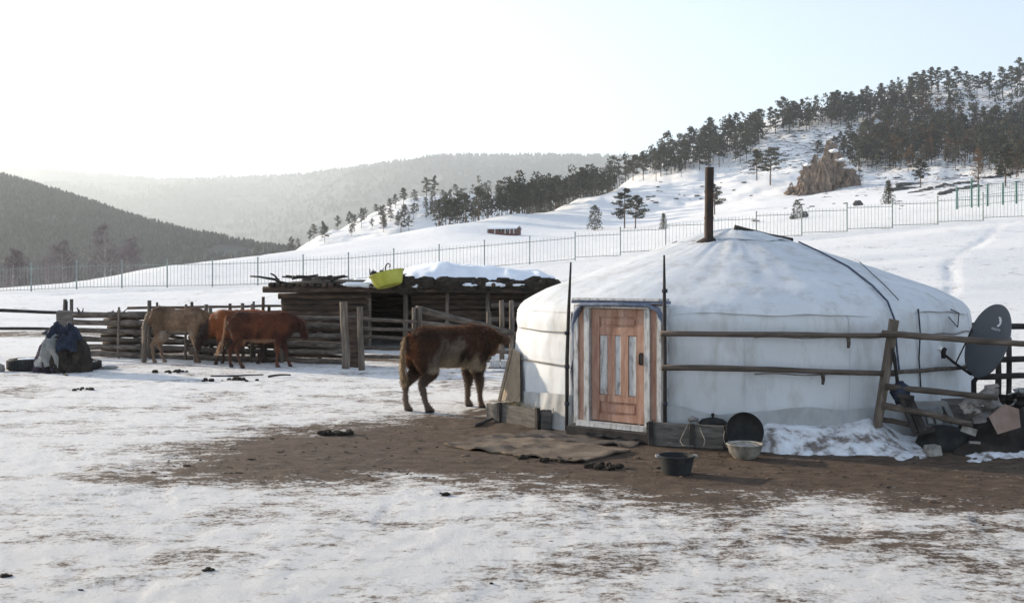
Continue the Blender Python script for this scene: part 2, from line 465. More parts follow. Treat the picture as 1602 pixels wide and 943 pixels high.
_cols = sorted(TAB)
_raw = np.array([pchip(TY, [k[0] for k in TAB[c]], [k[1] for k in TAB[c]]) for c in _cols])
_tab = np.array([np.interp(TPX, _cols, _raw[:, j]) for j in range(len(TY))]).T
for _ in range(5):     # soften the joins between columns
    _tab[1:-1] = .25 * _tab[:-2] + .5 * _tab[1:-1] + .25 * _tab[2:]
def H0(x, y):
    th = np.arctan2(x, y); r = np.hypot(x, y)
    tc = np.clip(th, math.radians(-48), math.radians(57))
    px = 801 + FPX * np.tan(tc); Yd = r * np.cos(tc)
    fi = np.clip((px - TPX[0]) / 20.0, 0, len(TPX) - 1.001); i = fi.astype(int); fx = fi - i
    fj = np.interp(Yd, TY, np.arange(len(TY))); j = np.clip(fj.astype(int), 0, len(TY) - 2); fy = fj - j
    z = (_tab[i, j] * (1 - fx) + _tab[i + 1, j] * fx) * (1 - fy) + (_tab[i, j + 1] * (1 - fx) + _tab[i + 1, j + 1] * fx) * fy
    back = np.clip((np.abs(th) - math.radians(75)) / math.radians(40), 0, 1)
    return z * (1 - back)
def sstep(a, b, x):
    t = np.clip((x - a) / (b - a), 0, 1); return t * t * (3 - 2 * t)
PATH_A = np.array([X(1562, 58), 58.0]); PATH_B = np.array([X(1432, 33), 33.0])
def H(x, y):
    x = np.asarray(x, float); y = np.asarray(y, float)
    r = np.hypot(x, y)
    z = H0(x, y)
    yard = 1 - sstep(24, 45, r)
    z = z + yard * (.018 * fbm(x * .5, y * .5, 2, 3) + .005 * fbm(x * 2.1, y * 2.1, 3, 7) + .009 * fbm(x * 6.5, y * 6.5, 2, 12))
    z = z + sstep(26, 50, r) * (1 - sstep(180, 260, r)) * (.35 * fbm(x / 14, y / 9, 3, 21) + .10 * fbm((x + .25 * y) / 22, (y - .1 * x) / 1.5, 3, 24))
    hill = sstep(210, 300, r)
    z = z + hill * (4.0 * fbm(x / 38, y / 38, 4, 30) + 1.1 * fbm(x / 7, y / 7, 3, 36))
    # trodden path up the field
    ab = PATH_B - PATH_A; L2 = (ab ** 2).sum()
    t = np.clip(((x - PATH_A[0]) * ab[0] + (y - PATH_A[1]) * ab[1]) / L2, 0, 1)
    wig = .5 * np.sin(t * 9.0)
    d = np.hypot(x - (PATH_A[0] + t * ab[0] + wig), y - (PATH_A[1] + t * ab[1]))
    z = z - .055 * np.exp(-(d / .26) ** 2) * (1 + 2.2 * fbm(x * 1.3, y * 1.3, 2, 41))
    # two wheel tracks crossing the yard towards the camera
    for k in ():
        dd = np.abs((x + 2.45 + k) + .06 * (y - 5.8))
        z = z - .018 * np.exp(-(dd / .07) ** 2) * (1 - sstep(6.2, 6.9, y)) * (.6 + .8 * (np.sin(y * 40) > 0))
    return z

def sdf_poly(x, y, poly):
    x = np.asarray(x); y = np.asarray(y)
    d = np.full(x.shape, 1e9); inside = np.zeros(x.shape, bool)
    n = len(poly)
    for i in range(n):
        x0, y0 = poly[i]; x1, y1 = poly[(i + 1) % n]
        ex, ey = x1 - x0, y1 - y0
        t = np.clip(((x - x0) * ex + (y - y0) * ey) / (ex * ex + ey * ey + 1e-12), 0, 1)
        d = np.minimum(d, np.hypot(x - x0 - t * ex, y - y0 - t * ey))
        c = ((y0 > y) != (y1 > y)) & (x < (x1 - x0) * (y - y0) / (y1 - y0 + 1e-12) + x0)
        inside ^= c
    return np.where(inside, d, -d)
def gp(pts): return [(G(a, b).x, G(a, b).y) for a, b in pts]
DIRT = [
 (gp([(215, 742), (285, 700), (360, 682), (470, 672), (560, 663), (650, 651), (740, 642), (800, 630), (1000, 620), (1300, 640), (1500, 690), (1720, 712), (1760, 822), (1602, 806), (1450, 802), (1330, 786), (1240, 786), (1160, 806), (1080, 806), (960, 786), (860, 766), (750, 758), (640, 752), (540, 756), (440, 756), (330, 752)]), .95, 1.0),
 (gp([(120, 553), (560, 566), (700, 572), (700, 563), (560, 557), (200, 545), (120, 545)]), .5, .62),
 ([(-22, 29.5), (-12, 30.5), (-11, 32.5), (-22, 33)], .6, .55),
 (gp([(-60, 612), (60, 600), (120, 608), (60, 618), (-60, 622)]), .5, .42),
]
def dirt_attr(x, y):
    a = np.zeros(x.shape)
    for poly, w, top in DIRT:
        sd = sdf_poly(x, y, poly)
        a = np.maximum(a, top * np.clip(.5 + sd / (2 * w), 0, 1))
    r = np.hypot(x, y)
    base = .17 * (1 - sstep(20, 30, r)) + .22 * fbm(x / 3.3, y / 3.3, 2, 60) * (1 - sstep(22, 30, r))
    # clean drift in the near foreground, more staining to the middle right
    base = base + .10 * np.exp(-((x - 2.5) / 2.5) ** 2 - ((y - 6.4) / 1.0) ** 2) - .10 * sstep(24, 28, r)
    return np.maximum(a, base)
def grid_faces(nr, nc, off=0):
    i = np.arange(nr - 1)[:, None]; j = np.arange(nc - 1)[None, :]
    a = i * nc + j
    return (np.stack([a, a + 1, a + nc + 1, a + nc], -1).reshape(-1, 4) + off)

_fine = np.arange(-30.0, 30.01, .105)
_left = -30 - np.cumsum(np.geomspace(.2, 9, 34)); _left = _left[_left > -176]
_right = 30 + np.cumsum(np.geomspace(.2, 9, 34)); _right = _right[_right < 176]
THS = np.radians(np.concatenate([[-180], _left[::-1], _fine, _right, [180]]))
RAD = np.concatenate([[.3, .8, 1.5, 2.4, 3.4, 4.2], np.geomspace(4.8, 1150, 560)])
SPLIT = int(np.searchsorted(RAD, 205))
def polar(r0, r1):
    rr = RAD[r0:r1][:, None]; tt = THS[None, :]
    x = (rr * np.sin(tt)); y = (rr * np.cos(tt)); z = H(x, y)
    return x, y, z
def rocky_attr(x, y):
    r = np.hypot(x, y); px = 801 + FPX * x / np.maximum(y, 1)
    z = H0(x, y); row = 440 - FPX * (z - CAM_H) / np.maximum(y, 1)
    a = sstep(250, 330, r) * sstep(1020, 1180, px) * .95
    a = np.maximum(a, sstep(205, 240, r) * sstep(1240, 1290, px) * .85)
    a = np.maximum(a, sstep(160, 190, r) * sstep(1380, 1450, px) * .9)
    a = np.maximum(a, sstep(380, 430, r) * (1 - sstep(760, 820, px)) * sstep(560, 600, px) * .85)
    a = np.maximum(a, sstep(210, 250, r) * sstep(980, 1040, px) * .55)
    return a
def make_ground():
    x, y, z = polar(0, SPLIT + 1)
    da = dirt_attr(x, y)
    z = z + .010 * (1 - sstep(.35, .65, da + 1.1 * fbm(x * 1.4, y * 1.4, 4, 77, .6))) * (1 - sstep(22, 30, np.hypot(x, y)))     # the snow has thickness
    V = np.stack([x, y, z], -1).reshape(-1, 3)
    o = np_mesh('ground', V, grid_faces(*x.shape)[:, ::-1], M['ground'], True, {'dirt': da, 'rocky': rocky_attr(x, y)})
    tag(o, kind='structure')
    x, y, z = polar(SPLIT, len(RAD))
    V = np.stack([x, y, z], -1).reshape(-1, 3)
    o = np_mesh('hillside', V, grid_faces(*x.shape)[:, ::-1], M['ground'], True, {'dirt': np.zeros(x.shape), 'rocky': rocky_attr(x, y)})
    tag(o, kind='structure')
make_ground()

# the wooded hill on the left and the hazy ridge far behind
TOPZ = [0.0]
def sheet_hill(name, pxs, t_n, prof, mat):
    P = np.array(pxs)[None, :]; T = np.linspace(0, 1, t_n)[:, None]
    Yv, Zv = prof(P + 0 * T, T + 0 * P)
    Xv = (P - 801) * Yv / FPX
    TOPZ[0] = max(TOPZ[0], float(Zv.max())); TOPZ.append(float(Zv.min()))
    V = np.stack([Xv, Yv, Zv], -1).reshape(-1, 3)
    o = np_mesh(name, V, grid_faces(t_n, len(pxs))[:, ::-1], mat, True, {'dirt': np.zeros(Xv.shape), 'rocky': np.full(Xv.shape, .9)})
    tag(o, kind='structure')
    return Xv, Yv, Zv
LH_PX = [-1800, -400, 0, 50, 100, 150, 200, 250, 300, 370, 430, 560, 700]
LH_ROW = [120, 212, 278, 292, 308, 325, 344, 358, 371, 388, 396, 404, 412]
LH_Y = [1050, 1000, 950, 930, 910, 890, 870, 840, 800, 760, 720, 680, 660]
def left_prof(P, T):
    ys = np.interp(P, LH_PX, LH_Y); rs = np.interp(P, LH_PX, LH_ROW)
    Yv = 420 + (ys * 1.35 - 420) * T
    zt = zz(ys, rs)
    f = np.clip((Yv - 420) / (ys - 420), 0, 1.6)
    up = sstep(0, 1.0, np.minimum(f, 1.0)) * .55 + .45 * np.minimum(f, 1.0) ** 1.1
    z = -9 + (zt + 9) * np.where(f < 1, up, 1 - .8 * (f - 1))
    Xv = (P - 801) * Yv / FPX
    z = z + 9 * fbm(Xv / 120, Yv / 120, 3, 71) * np.clip(f * 1.5, 0, 1) * np.clip(abs(1 - f) * 3 + .25, 0, 1)
    return Yv, z
FR_PX = [-2400, -600, 0, 80, 150, 300, 420, 480, 540, 600, 650, 700, 800, 950, 1100, 1400, 2600]
FR_ROW = [235, 240, 261, 269, 278, 281, 279, 275, 265, 256, 248, 244, 245, 246, 249, 258, 262]
FR_Y = [1.4 * q for q in (3300, 3300, 3300, 3300, 3300, 3300, 3100, 2900, 2650, 2500, 2400, 2350, 2350, 2350, 2350, 2350, 2350)]
def far_prof(P, T):
    ys = np.interp(P, FR_PX, FR_Y); rs = np.interp(P, FR_PX, FR_ROW)
    Yv = 1700 + (ys * 1.25 - 1700) * T
    zt = zz(ys, rs)
    f = np.clip((Yv - 1700) / (ys - 1700), 0, 1.6)
    z = -12 + (zt + 12) * np.where(f < 1, .4 * f + .6 * sstep(0, 1, f), 1 - .8 * (f - 1))
    Xv = (P - 801) * Yv / FPX
    z = z + 60 * fbm(Xv / 420, Yv / 420, 4, 81) * np.clip(f * 1.5, 0, 1) * np.clip(abs(1 - f) * 3, .12, 1)
    return Yv, z
M['wooded'] = pmat('wooded_slope', [(.02, .024, .022), (.038, .04, .038), (.14, .14, .14)], .02, .95, .0, detail=9)
sheet_hill('far_hill', np.arange(-1400, 701, 20), 70, left_prof, M['wooded'])
sheet_hill('far_ridge', np.arange(-900, 2201, 20), 60, far_prof, M['wooded'])

def row_pt(px, row, y0=40, y1=700):
    """where the line of sight through a photo point meets the terrain"""
    ys = np.geomspace(y0, y1, 900); xs = (px - 801) * ys / FPX
    z = H(xs, ys); rr = 440 - FPX * (z - CAM_H) / ys
    i = np.nonzero(rr <= row)[0]
    if len(i) == 0: i = [int(np.argmin(rr))]
    k = i[0]
    return Vector((xs[k], ys[k], z[k]))
def on_ground(x, y): return float(H(np.array([x]), np.array([y]))[0])

# ------------------------------------------------------------------ trees
def tri_clump(V, F, c, rad, n, ln, wd, rng, droop=0.0):
    for _ in range(n):
        d = rng.normal(size=3); d /= np.linalg.norm(d) + 1e-9
        p = c + d * rad * rng.uniform(.2, 1.0)
        d2 = d * .6 + rng.normal(size=3) * .6; d2[2] -= droop; d2 /= np.linalg.norm(d2) + 1e-9
        s = np.cross(d2, rng.normal(size=3)); s /= np.linalg.norm(s) + 1e-9
        l = ln * rng.uniform(.6, 1.3); w = wd * rng.uniform(.6, 1.3)
        k = len(V)
        V += [p - s * w, p + s * w, p + d2 * l + s * w * .2]; F.append((k, k + 1, k + 2))
def tree_variant(kind, seed):
    rng = np.random.RandomState(seed); random.seed(seed)
    T = MB(); V = []; F = []
    if kind == 'pine':        # bare lower trunk, ragged flat-topped crown
        h = 10.0; lean = rng.uniform(-.5, .5, 2)
        pts = [(lean[0] * t * t, lean[1] * t * t, h * t) for t in (-.06, .25, .5, .75, .97)]
        T.tube(pts, [.17, .15, .12, .08, .03], 6)
        c0 = rng.uniform(.22, .44)
        for i in range(30):
            t = c0 + (1 - c0) * (i + rng.rand()) / 30
            q = rng.uniform(0, 2 * math.pi); prof = math.sin(math.pi * min(1, (t - c0) / (1 - c0) * .80 + .22))
            L = (0.55 + 2.0 * prof) * rng.uniform(.45, 1.25)
            a = np.array([lean[0] * t * t, lean[1] * t * t, h * t])
            b = a + np.array([math.cos(q) * L, math.sin(q) * L, rng.uniform(-.1, .55) * L * .5])
            T.tube([a, (a + b) / 2 + np.array([0, 0, .06]), b], [.05, .035, .015], 4, cap=False)
            for u in (.45, .75, 1.0):
                tri_clump(V, F, a + (b - a) * u + rng.normal(size=3) * .08, np.array([.55, .55, .30]), 20, .42, .14, rng)
        tri_clump(V, F, np.array([lean[0], lean[1], h * .98]), np.array([.5, .5, .35]), 24, .4, .1, rng)
    elif kind == 'spruce':    # dense to the ground
        h = 10.0
        T.tube([(0, 0, -.4), (0, 0, h * .5), (0, 0, h * .97)], [.16, .1, .03], 6)
        for i in range(15):
            t = .06 + .92 * i / 15
            for k in range(6):
                q = k * 1.047 + rng.uniform(-.4, .4); L = (2.3 * (1 - t) ** .8 + .15) * rng.uniform(.7, 1.2)
                a = np.array([0, 0, h * t]); b = a + np.array([math.cos(q) * L, math.sin(q) * L, -.28 * L])
                for u in (.35, .7, 1.0):
                    tri_clump(V, F, a + (b - a) * u, np.array([.36, .36, .2]), 7, .4, .13, rng, .3)
        tri_clump(V, F, np.array([0, 0, h]), np.array([.14, .14, .4]), 10, .3, .08, rng)
    elif kind == 'round':     # squat bushy young pine
        h = 10.0
        T.tube([(0, 0, -.4), (0, 0, h * .8)], [.22, .06], 6)
        for i in range(170):
            t = rng.uniform(.03, 1.0); R = 3.4 * (max(0, 1 - t ** 2.3)) ** .6 * rng.uniform(.45, 1.0); q = rng.uniform(0, 6.283)
            tri_clump(V, F, np.array([R * math.cos(q), R * math.sin(q), h * t]), np.array([.55, .55, .4]), 9, .5, .17, rng)
    elif kind == 'larch':     # feathery brown tree
        h = 10.0
        T.tube([(0, 0, -.4), (.1, 0, h * .5), (0, .1, h)], [.15, .1, .02], 6)
        for i in range(60):
            t = rng.uniform(.18, .98); q = rng.uniform(0, 6.283); L = (1.9 * (1 - t) + .35) * rng.uniform(.5, 1.2)
            a = np.array([0, 0, h * t]); b = a + np.array([math.cos(q) * L, math.sin(q) * L, .12 * L])
            T.tube([a, b], [.03, .012], 3, cap=False)
            for u in (.4, .7, 1.0):
                tri_clump(V, F, a + (b - a) * u, np.array([.3, .3, .25]), 6, .35, .055, rng)
    elif kind == 'birch':     # bare, pale stem, fine rising twigs
        h = 10.0
        T.tube([(0, 0, -.4), (.15, .05, h * .45), (0, .15, h * .9)], [.15, .1, .03], 6)
        for i in range(46):
            t = rng.uniform(.25, .95); q = rng.uniform(0, 6.283); L = (2.2 * math.sin(math.pi * min(1, .25 + t * .75)) + .3) * rng.uniform(.5, 1.1)
            a = np.array([0, 0, h * t]); b = a + np.array([math.cos(q) * L * .75, math.sin(q) * L * .75, .75 * L])
            T.tube([a, b], [.03, .01], 3, cap=False)
            for u in (.5, .8, 1.0):
                tri_clump(V, F, a + (b - a) * u, np.array([.35, .35, .35]), 9, .55, .03, rng, -.3)
    return T, np.array(V), np.array(F)
VAR = {}
def make_variants():
    for kind, n, leafm, barkm in (('pine', 6, 'needle', 'trunk'), ('spruce', 3, 'needle', 'trunk'), ('round', 2, 'needle', 'trunk'), ('larch', 2, 'larch', 'trunk'), ('birch', 3, 'twig', 'birch')):
        for i in range(n):
            T, V, F = tree_variant(kind, 100 + 13 * i + len(kind))
            tm = bpy.data.meshes.new(kind + '_trunk'); tm.from_pydata(T.v, [], T.f); tm.materials.append(M[barkm])
            cm = bpy.data.meshes.new(kind + '_crown'); cm.from_pydata(V.tolist(), [], F.tolist()); cm.materials.append(M[leafm])
            VAR.setdefault(kind, []).append((tm, cm))
make_variants()
NAMES = {'pine': 'pine_tree', 'spruce': 'spruce_tree', 'round': 'young_pine', 'larch': 'larch_tree', 'birch': 'birch_tree'}
CATS = {'pine': 'pine', 'spruce': 'spruce', 'round': 'pine', 'larch': 'larch', 'birch': 'birch'}
def plant(kind, p, height, label, group=None, var=None, wide=1.0):
    tm, cm = VAR[kind][random.randrange(len(VAR[kind])) if var is None else var % len(VAR[kind])]
    o = thing(NAMES[kind], label, CATS[kind], p, random.uniform(0, 6.28), group)
    s = height / 10.0
    o.scale = (s * wide, s * wide, s)
    for nm, me in (('trunk', tm), ('crown', cm)):
        c = bpy.data.objects.new(nm, me); COL.objects.link(c); c.parent = o
    return o
def in_poly(x, y, poly):
    r = False
    for i in range(len(poly)):
        (x0, y0), (x1, y1) = poly[i], poly[i - 1]
        if (y0 > y) != (y1 > y) and x < (x1 - x0) * (y - y0) / (y1 - y0) + x0: r = not r
    return r
def scatter(poly, n, seed, mind=5.0):
    rg = random.Random(seed); xs = [p[0] for p in poly]; ys = [p[1] for p in poly]; out = []
    tries = 0
    while len(out) < n and tries < n * 200:
        tries += 1
        a, b = rg.uniform(min(xs), max(xs)), rg.uniform(min(ys), max(ys))
        if in_poly(a, b, poly) and all((a - q[0]) ** 2 + (b - q[1]) ** 2 > mind ** 2 for q in out): out.append((a, b))
    return out
random.seed(31)
# far-off mass under the individual trees (read as one wood)
def make_forest(name, pts, hs, label, seed, tris=9, mat='forest', rw=.2):
    rg = np.random.RandomState(seed); V = []; F = []
    base = 0
    pts = np.array(pts); n = len(pts)
    lv = 3; k = 5
    for L in range(lv):         # stacked ragged skirts
        zb = .10 + .27 * L; zt = zb + .46 - .04 * L; rr = rw * (1 - .26 * L)
        ang = rg.uniform(0, 6.283, (n, 1)) + np.arange(k)[None, :] * 2 * math.pi / k + rg.uniform(-.3, .3, (n, k))
        rj = rr * rg.uniform(.55, 1.25, (n, k)) * hs[:, None]
        ring = np.stack([pts[:, 0:1] + rj * np.cos(ang), pts[:, 1:2] + rj * np.sin(ang), pts[:, 2:3] + (zb + rg.uniform(-.07, .07, (n, k))) * hs[:, None]], -1)
        top = np.stack([pts[:, 0] + rg.uniform(-.05, .05, n) * hs, pts[:, 1] + rg.uniform(-.05, .05, n) * hs, pts[:, 2] + zt * hs], -1)
        vv = np.concatenate([ring, top[:, None, :]], 1).reshape(-1, 3)
        i0 = base + np.arange(n)[:, None] * (k + 1)
        f = np.stack([i0 + np.arange(k)[None, :], i0 + (np.arange(k)[None, :] + 1) % k, i0 + k + 0 * np.arange(k)[None, :]], -1).reshape(-1, 3)
        V.append(vv); F.append(f); base += len(vv)
    o = np_mesh(name, np.concatenate(V), np.concatenate(F), M[mat], False)
    tag(o, label, 'forest', kind='stuff')
    return o
def left_forest():
    rg = np.random.RandomState(5); n = 17000
    P = rg.uniform(-500, 640, n); T = rg.uniform(0.0, .70, n)
    Yv, Zv = left_prof(P, T)
    ok = (vnoise((P - 801) * Yv / FPX / 60, Yv / 60, 90) > -.38)
    P, Yv, Zv = P[ok], Yv[ok], Zv[ok]
    pts = np.stack([(P - 801) * Yv / FPX, Yv, Zv - .5], -1)
    make_forest('forest', pts, rg.uniform(4.5, 8.0, len(pts)), 'dark conifer forest covering the hill on the left', 6, rw=.34)
    n = 12000
    P = rg.uniform(-500, 1250, n); T = rg.uniform(.18, .83, n)
    Yv, Zv = far_prof(P, T)
    ok = (vnoise((P - 801) * Yv / FPX / 160, Yv / 160, 92) > -.30)
    P, Yv, Zv = P[ok], Yv[ok], Zv[ok]
    pts = np.stack([(P - 801) * Yv / FPX, Yv, Zv - .5], -1)
    make_forest('ridge_forest', pts, rg.uniform(8, 14, len(pts)), 'pale hazy woods on the ridge far behind everything', 8, rw=.55)
left_forest()
def pine_mass(name, pts, hs, label, seed, mat):
    """loose clumps of needle tufts on stems, all in one mesh (a wood that reads as one mass)"""
    rg = np.random.RandomState(seed); pts = np.array(pts); n = len(pts); nc, nt_ = 15, 11
    t = rg.uniform(.25, 1.0, (n, nc)); R = (.22 * np.sin(np.pi * np.clip((t - .25) / .75 * .72 + .26, 0, 1)) + .02) * rg.uniform(.2, 1.1, (n, nc)); q = rg.uniform(0, 6.283, (n, nc))
    c = np.stack([R * np.cos(q), R * np.sin(q), t], -1)
    d = rg.normal(size=(n, nc, nt_, 3)); d /= np.linalg.norm(d, axis=-1, keepdims=True)
    p = c[:, :, None, :] + d * np.array([.085, .085, .05]) * rg.uniform(.2, 1, (n, nc, nt_, 1))
    d2 = d * .6 + rg.normal(size=d.shape) * .6; d2 /= np.linalg.norm(d2, axis=-1, keepdims=True)
    sd = np.cross(d2, rg.normal(size=d.shape)); sd /= np.linalg.norm(sd, axis=-1, keepdims=True)
    w = .024 * rg.uniform(.6, 1.4, (n, nc, nt_, 1)); l = .062 * rg.uniform(.6, 1.4, (n, nc, nt_, 1))
    V = np.stack([p - sd * w, p + sd * w, p + d2 * l], -2)
    V = V * hs[:, None, None, None, None] + pts[:, None, None, None, :]
    V = V.reshape(-1, 3)
    # stems
    k = np.arange(3) * 2.094
    b0 = np.stack([np.cos(k) * .016, np.sin(k) * .016, 0 * k - .03], -1); b1 = np.array([0, 0, .9])
    S = np.concatenate([b0[None] * hs[:, None, None] + pts[:, None, :], (b1 * hs[:, None] + pts)[:, None, :]], 1)
    F = np.arange(len(V)).reshape(-1, 3); i0 = len(V) + 4 * np.arange(n)[:, None]
    F2 = np.stack([i0 + np.arange(3)[None], i0 + (np.arange(3)[None] + 1) % 3, i0 + 3 + 0 * np.arange(3)[None]], -1).reshape(-1, 3)
    o = np_mesh(name, np.concatenate([V, S.reshape(-1, 3)]), np.concatenate([F, F2]), M[mat], False)
    tag(o, label, 'woodland', kind='stuff')
def hill_mass():
    regs = [([(690, 352), (800, 331), (870, 317), (940, 300), (960, 275), (900, 285), (800, 310), (720, 335)], 80, 250, 360),
            ([(1365, 200), (1400, 180), (1440, 172), (1510, 205), (1640, 180), (1640, 288), (1560, 272), (1480, 262), (1400, 272), (1340, 262)], 330, 200, 560),
            ([(940, 296), (1000, 280), (1100, 262), (1190, 232), (1200, 200), (1100, 226), (1000, 262)], 90, 200, 520),
            ([(1200, 205), (1280, 186), (1400, 162), (1440, 160), (1440, 175), (1360, 190), (1290, 200), (1220, 215)], 60, 200, 560),
            ([(1440, 158), (1602, 146), (1640, 150), (1640, 185), (1560, 180), (1500, 190), (1440, 172)], 26, 200, 570)]
    pts = []; br = []
    for i, (poly, n, y0, y1) in enumerate(regs):
        for j, (a, b) in enumerate(scatter(poly, n, 300 + i, 2.5)):
            p = row_pt(a, b, y0, y1); (br if (i == 1 and a + b * .4 < 1640 and j % 5 < 2) else pts).append((p.x, p.y, p.z - .3))
    # valley floor woods behind the field crest, and around the knoll
    rg = random.Random(77)
    for i in range(350):
        a = rg.uniform(150, 440) if i < 230 else rg.uniform(770, 960); Y = rg.uniform(330, 420) if a < 560 else rg.uniform(300, 420)
        x = X(a, Y); pts.append((x, Y, on_ground(x, Y) - .3))
    for i in range(130):
        a = rg.uniform(720, 960); Y = rg.uniform(500, 600)
        x = X(a, Y); pts.append((x, Y, on_ground(x, Y) - .3))
    R_ = np.random.RandomState(3)
    pine_mass('hill_wood', pts, R_.uniform(6, 11, len(pts)), 'mass of dark pine woodland filling the hillside', 9, 'needle')
    pine_mass('larch_wood', br, R_.uniform(6, 10, len(br)), 'brown patch of leafless larches in the right hand wood', 10, 'larch')
hill_mass()

def trees():
    # pines that stand alone on the slope: one label each
    lone = [
     ('round', 931, 360, 39, 'dense bushy dark pine on the snow beside the hut'),
     ('pine', 977, 357, 62, 'tall two tier pine standing on the open snowy slope'),
     ('pine', 994, 358, 52, 'shorter pine growing close against the tall slope pine'),
     ('spruce', 1038, 358, 27, 'small conical fir just left of the stove pipe'),
     ('pine', 1118, 336, 48, 'thin pine half hidden behind the stove pipe'),
     ('pine', 1184, 282, 46, 'left one of two pines in front of the rocky slope'),
     ('pine', 1205, 290, 58, 'right taller one of two pines left of the cliff'),
     ('round', 1247, 342, 30, 'low dark shrubby pine above boulders below the cliff'),
     ('spruce', 1390, 319, 40, 'conical snow dusted fir right of the cliff'),
     ('pine', 1440, 292, 42, 'spreading low pine above the fence at right'),
     ('pine', 1183 + 390, 292, 62, 'tall orange stemmed pine behind the green fence'),
     ('round', 1238, 302, 16, 'low scrub bush at the left foot of the cliff'),
     ('round', 1316, 246, 18, 'dark bush growing out of the cliff top'),
     ('larch', 1345, 288, 30, 'thin brown larch at the right foot of the cliff'),
     ('pine', 1279, 250, 30, 'small pine standing behind the left crag of the cliff'),
     ('larch', 1530, 292, 60, 'brown larch standing behind the green fence posts'),
    ]
    for i, (k, a, b, hp, lab) in enumerate(lone):
        p = row_pt(a, b, 60, 640); plant(k, p - Vector((0, 0, .1)), hp * p.y / FPX, lab, var=i, wide=1.25 if k != 'round' else 1.0)
    sets = [
     ([(680, 358), (700, 350), (800, 333), (870, 319), (945, 300), (945, 290), (870, 308), (800, 324), (700, 343)], 40, 230, 360, (30, 50), 'pine in the dark belt along the field crest', 'pines along the field crest', 'pine', 5),
     ([(945, 300), (1000, 287), (1060, 279), (1120, 270), (1180, 248), (1200, 210), (1160, 212), (1100, 232), (1060, 246), (1000, 266)], 52, 200, 520, (26, 42), 'pine in the belt climbing the ridge left of the cliff', 'pines climbing the ridge', 'pine', 7),
     ([(1200, 200), (1260, 186), (1300, 180), (1400, 160), (1400, 182), (1330, 200), (1290, 200), (1220, 218)], 42, 200, 560, (24, 40), 'pine on the skyline above the cliff', 'pines above the cliff', 'pine', 6),
     ([(1400, 152), (1480, 143), (1600, 138), (1600, 152), (1500, 160), (1400, 172)], 22, 200, 580, (26, 44), 'pine on the highest part of the skyline at right', 'pines on the summit skyline', 'pine', 8),
     ([(1330, 250), (1380, 205), (1440, 192), (1510, 222), (1600, 205), (1600, 285), (1540, 272), (1480, 262), (1400, 275), (1345, 282)], 52, 150, 560, (30, 48), 'dark pine in the dense wood right of the cliff', 'pines in the dense right hand wood', 'pine', 8),
     ([(1360, 255), (1420, 225), (1500, 245), (1600, 245), (1600, 288), (1540, 275), (1470, 266), (1390, 272)], 20, 150, 560, (32, 50), 'brown feathery larch in the dense wood right of the cliff', 'larches in the dense right hand wood', 'larch', 9),
     ([(1312, 262), (1300, 232), (1320, 215), (1350, 215), (1356, 262), (1340, 276)], 12, 150, 560, (28, 44), 'pine crowding the right shoulder of the cliff', 'pines beside the cliff', 'pine', 6),
     ([(560, 345), (600, 330), (640, 312), (720, 300), (740, 315), (690, 345), (640, 365), (570, 372)], 36, 330, 560, (18, 32), 'pine scattered over the snowy knoll in the middle distance', 'pines on the snowy knoll', 'pine', 6),
     ([(440, 380), (520, 362), (560, 350), (560, 372), (500, 384)], 10, 330, 560, (18, 28), 'small pine at the left foot of the snowy knoll', 'pines at the knoll foot', 'pine', 6),
    ]
    for i, (poly, n, y0, y1, (h0, h1), lab, grp, kind, md) in enumerate(sets):
        for (a, b) in scatter(poly, n, 500 + i, md):
            p = row_pt(a, b, y0, y1)
            plant(kind, p - Vector((0, 0, .2)), random.uniform(h0 * .75, h1 * 1.08) * (1.06 if i in (1, 2, 3, 4, 5) else 1.0) * p.y / FPX, lab, grp, wide=random.uniform(.75, 1.2))
    rg = random.Random(4)
    for i in range(16):     # bare birches at the foot of the dark hill
        a = (rg.uniform(5, 110) if i < 10 else rg.uniform(115, 215)); Y = rg.uniform(140, 190); x = X(a, Y)
        plant('birch', (x, Y, on_ground(x, Y) - .2), rg.uniform(8, 10.5), 'bare lilac grey birch at the foot of the dark hill', 'bare birches at left', wide=1.3)
trees()

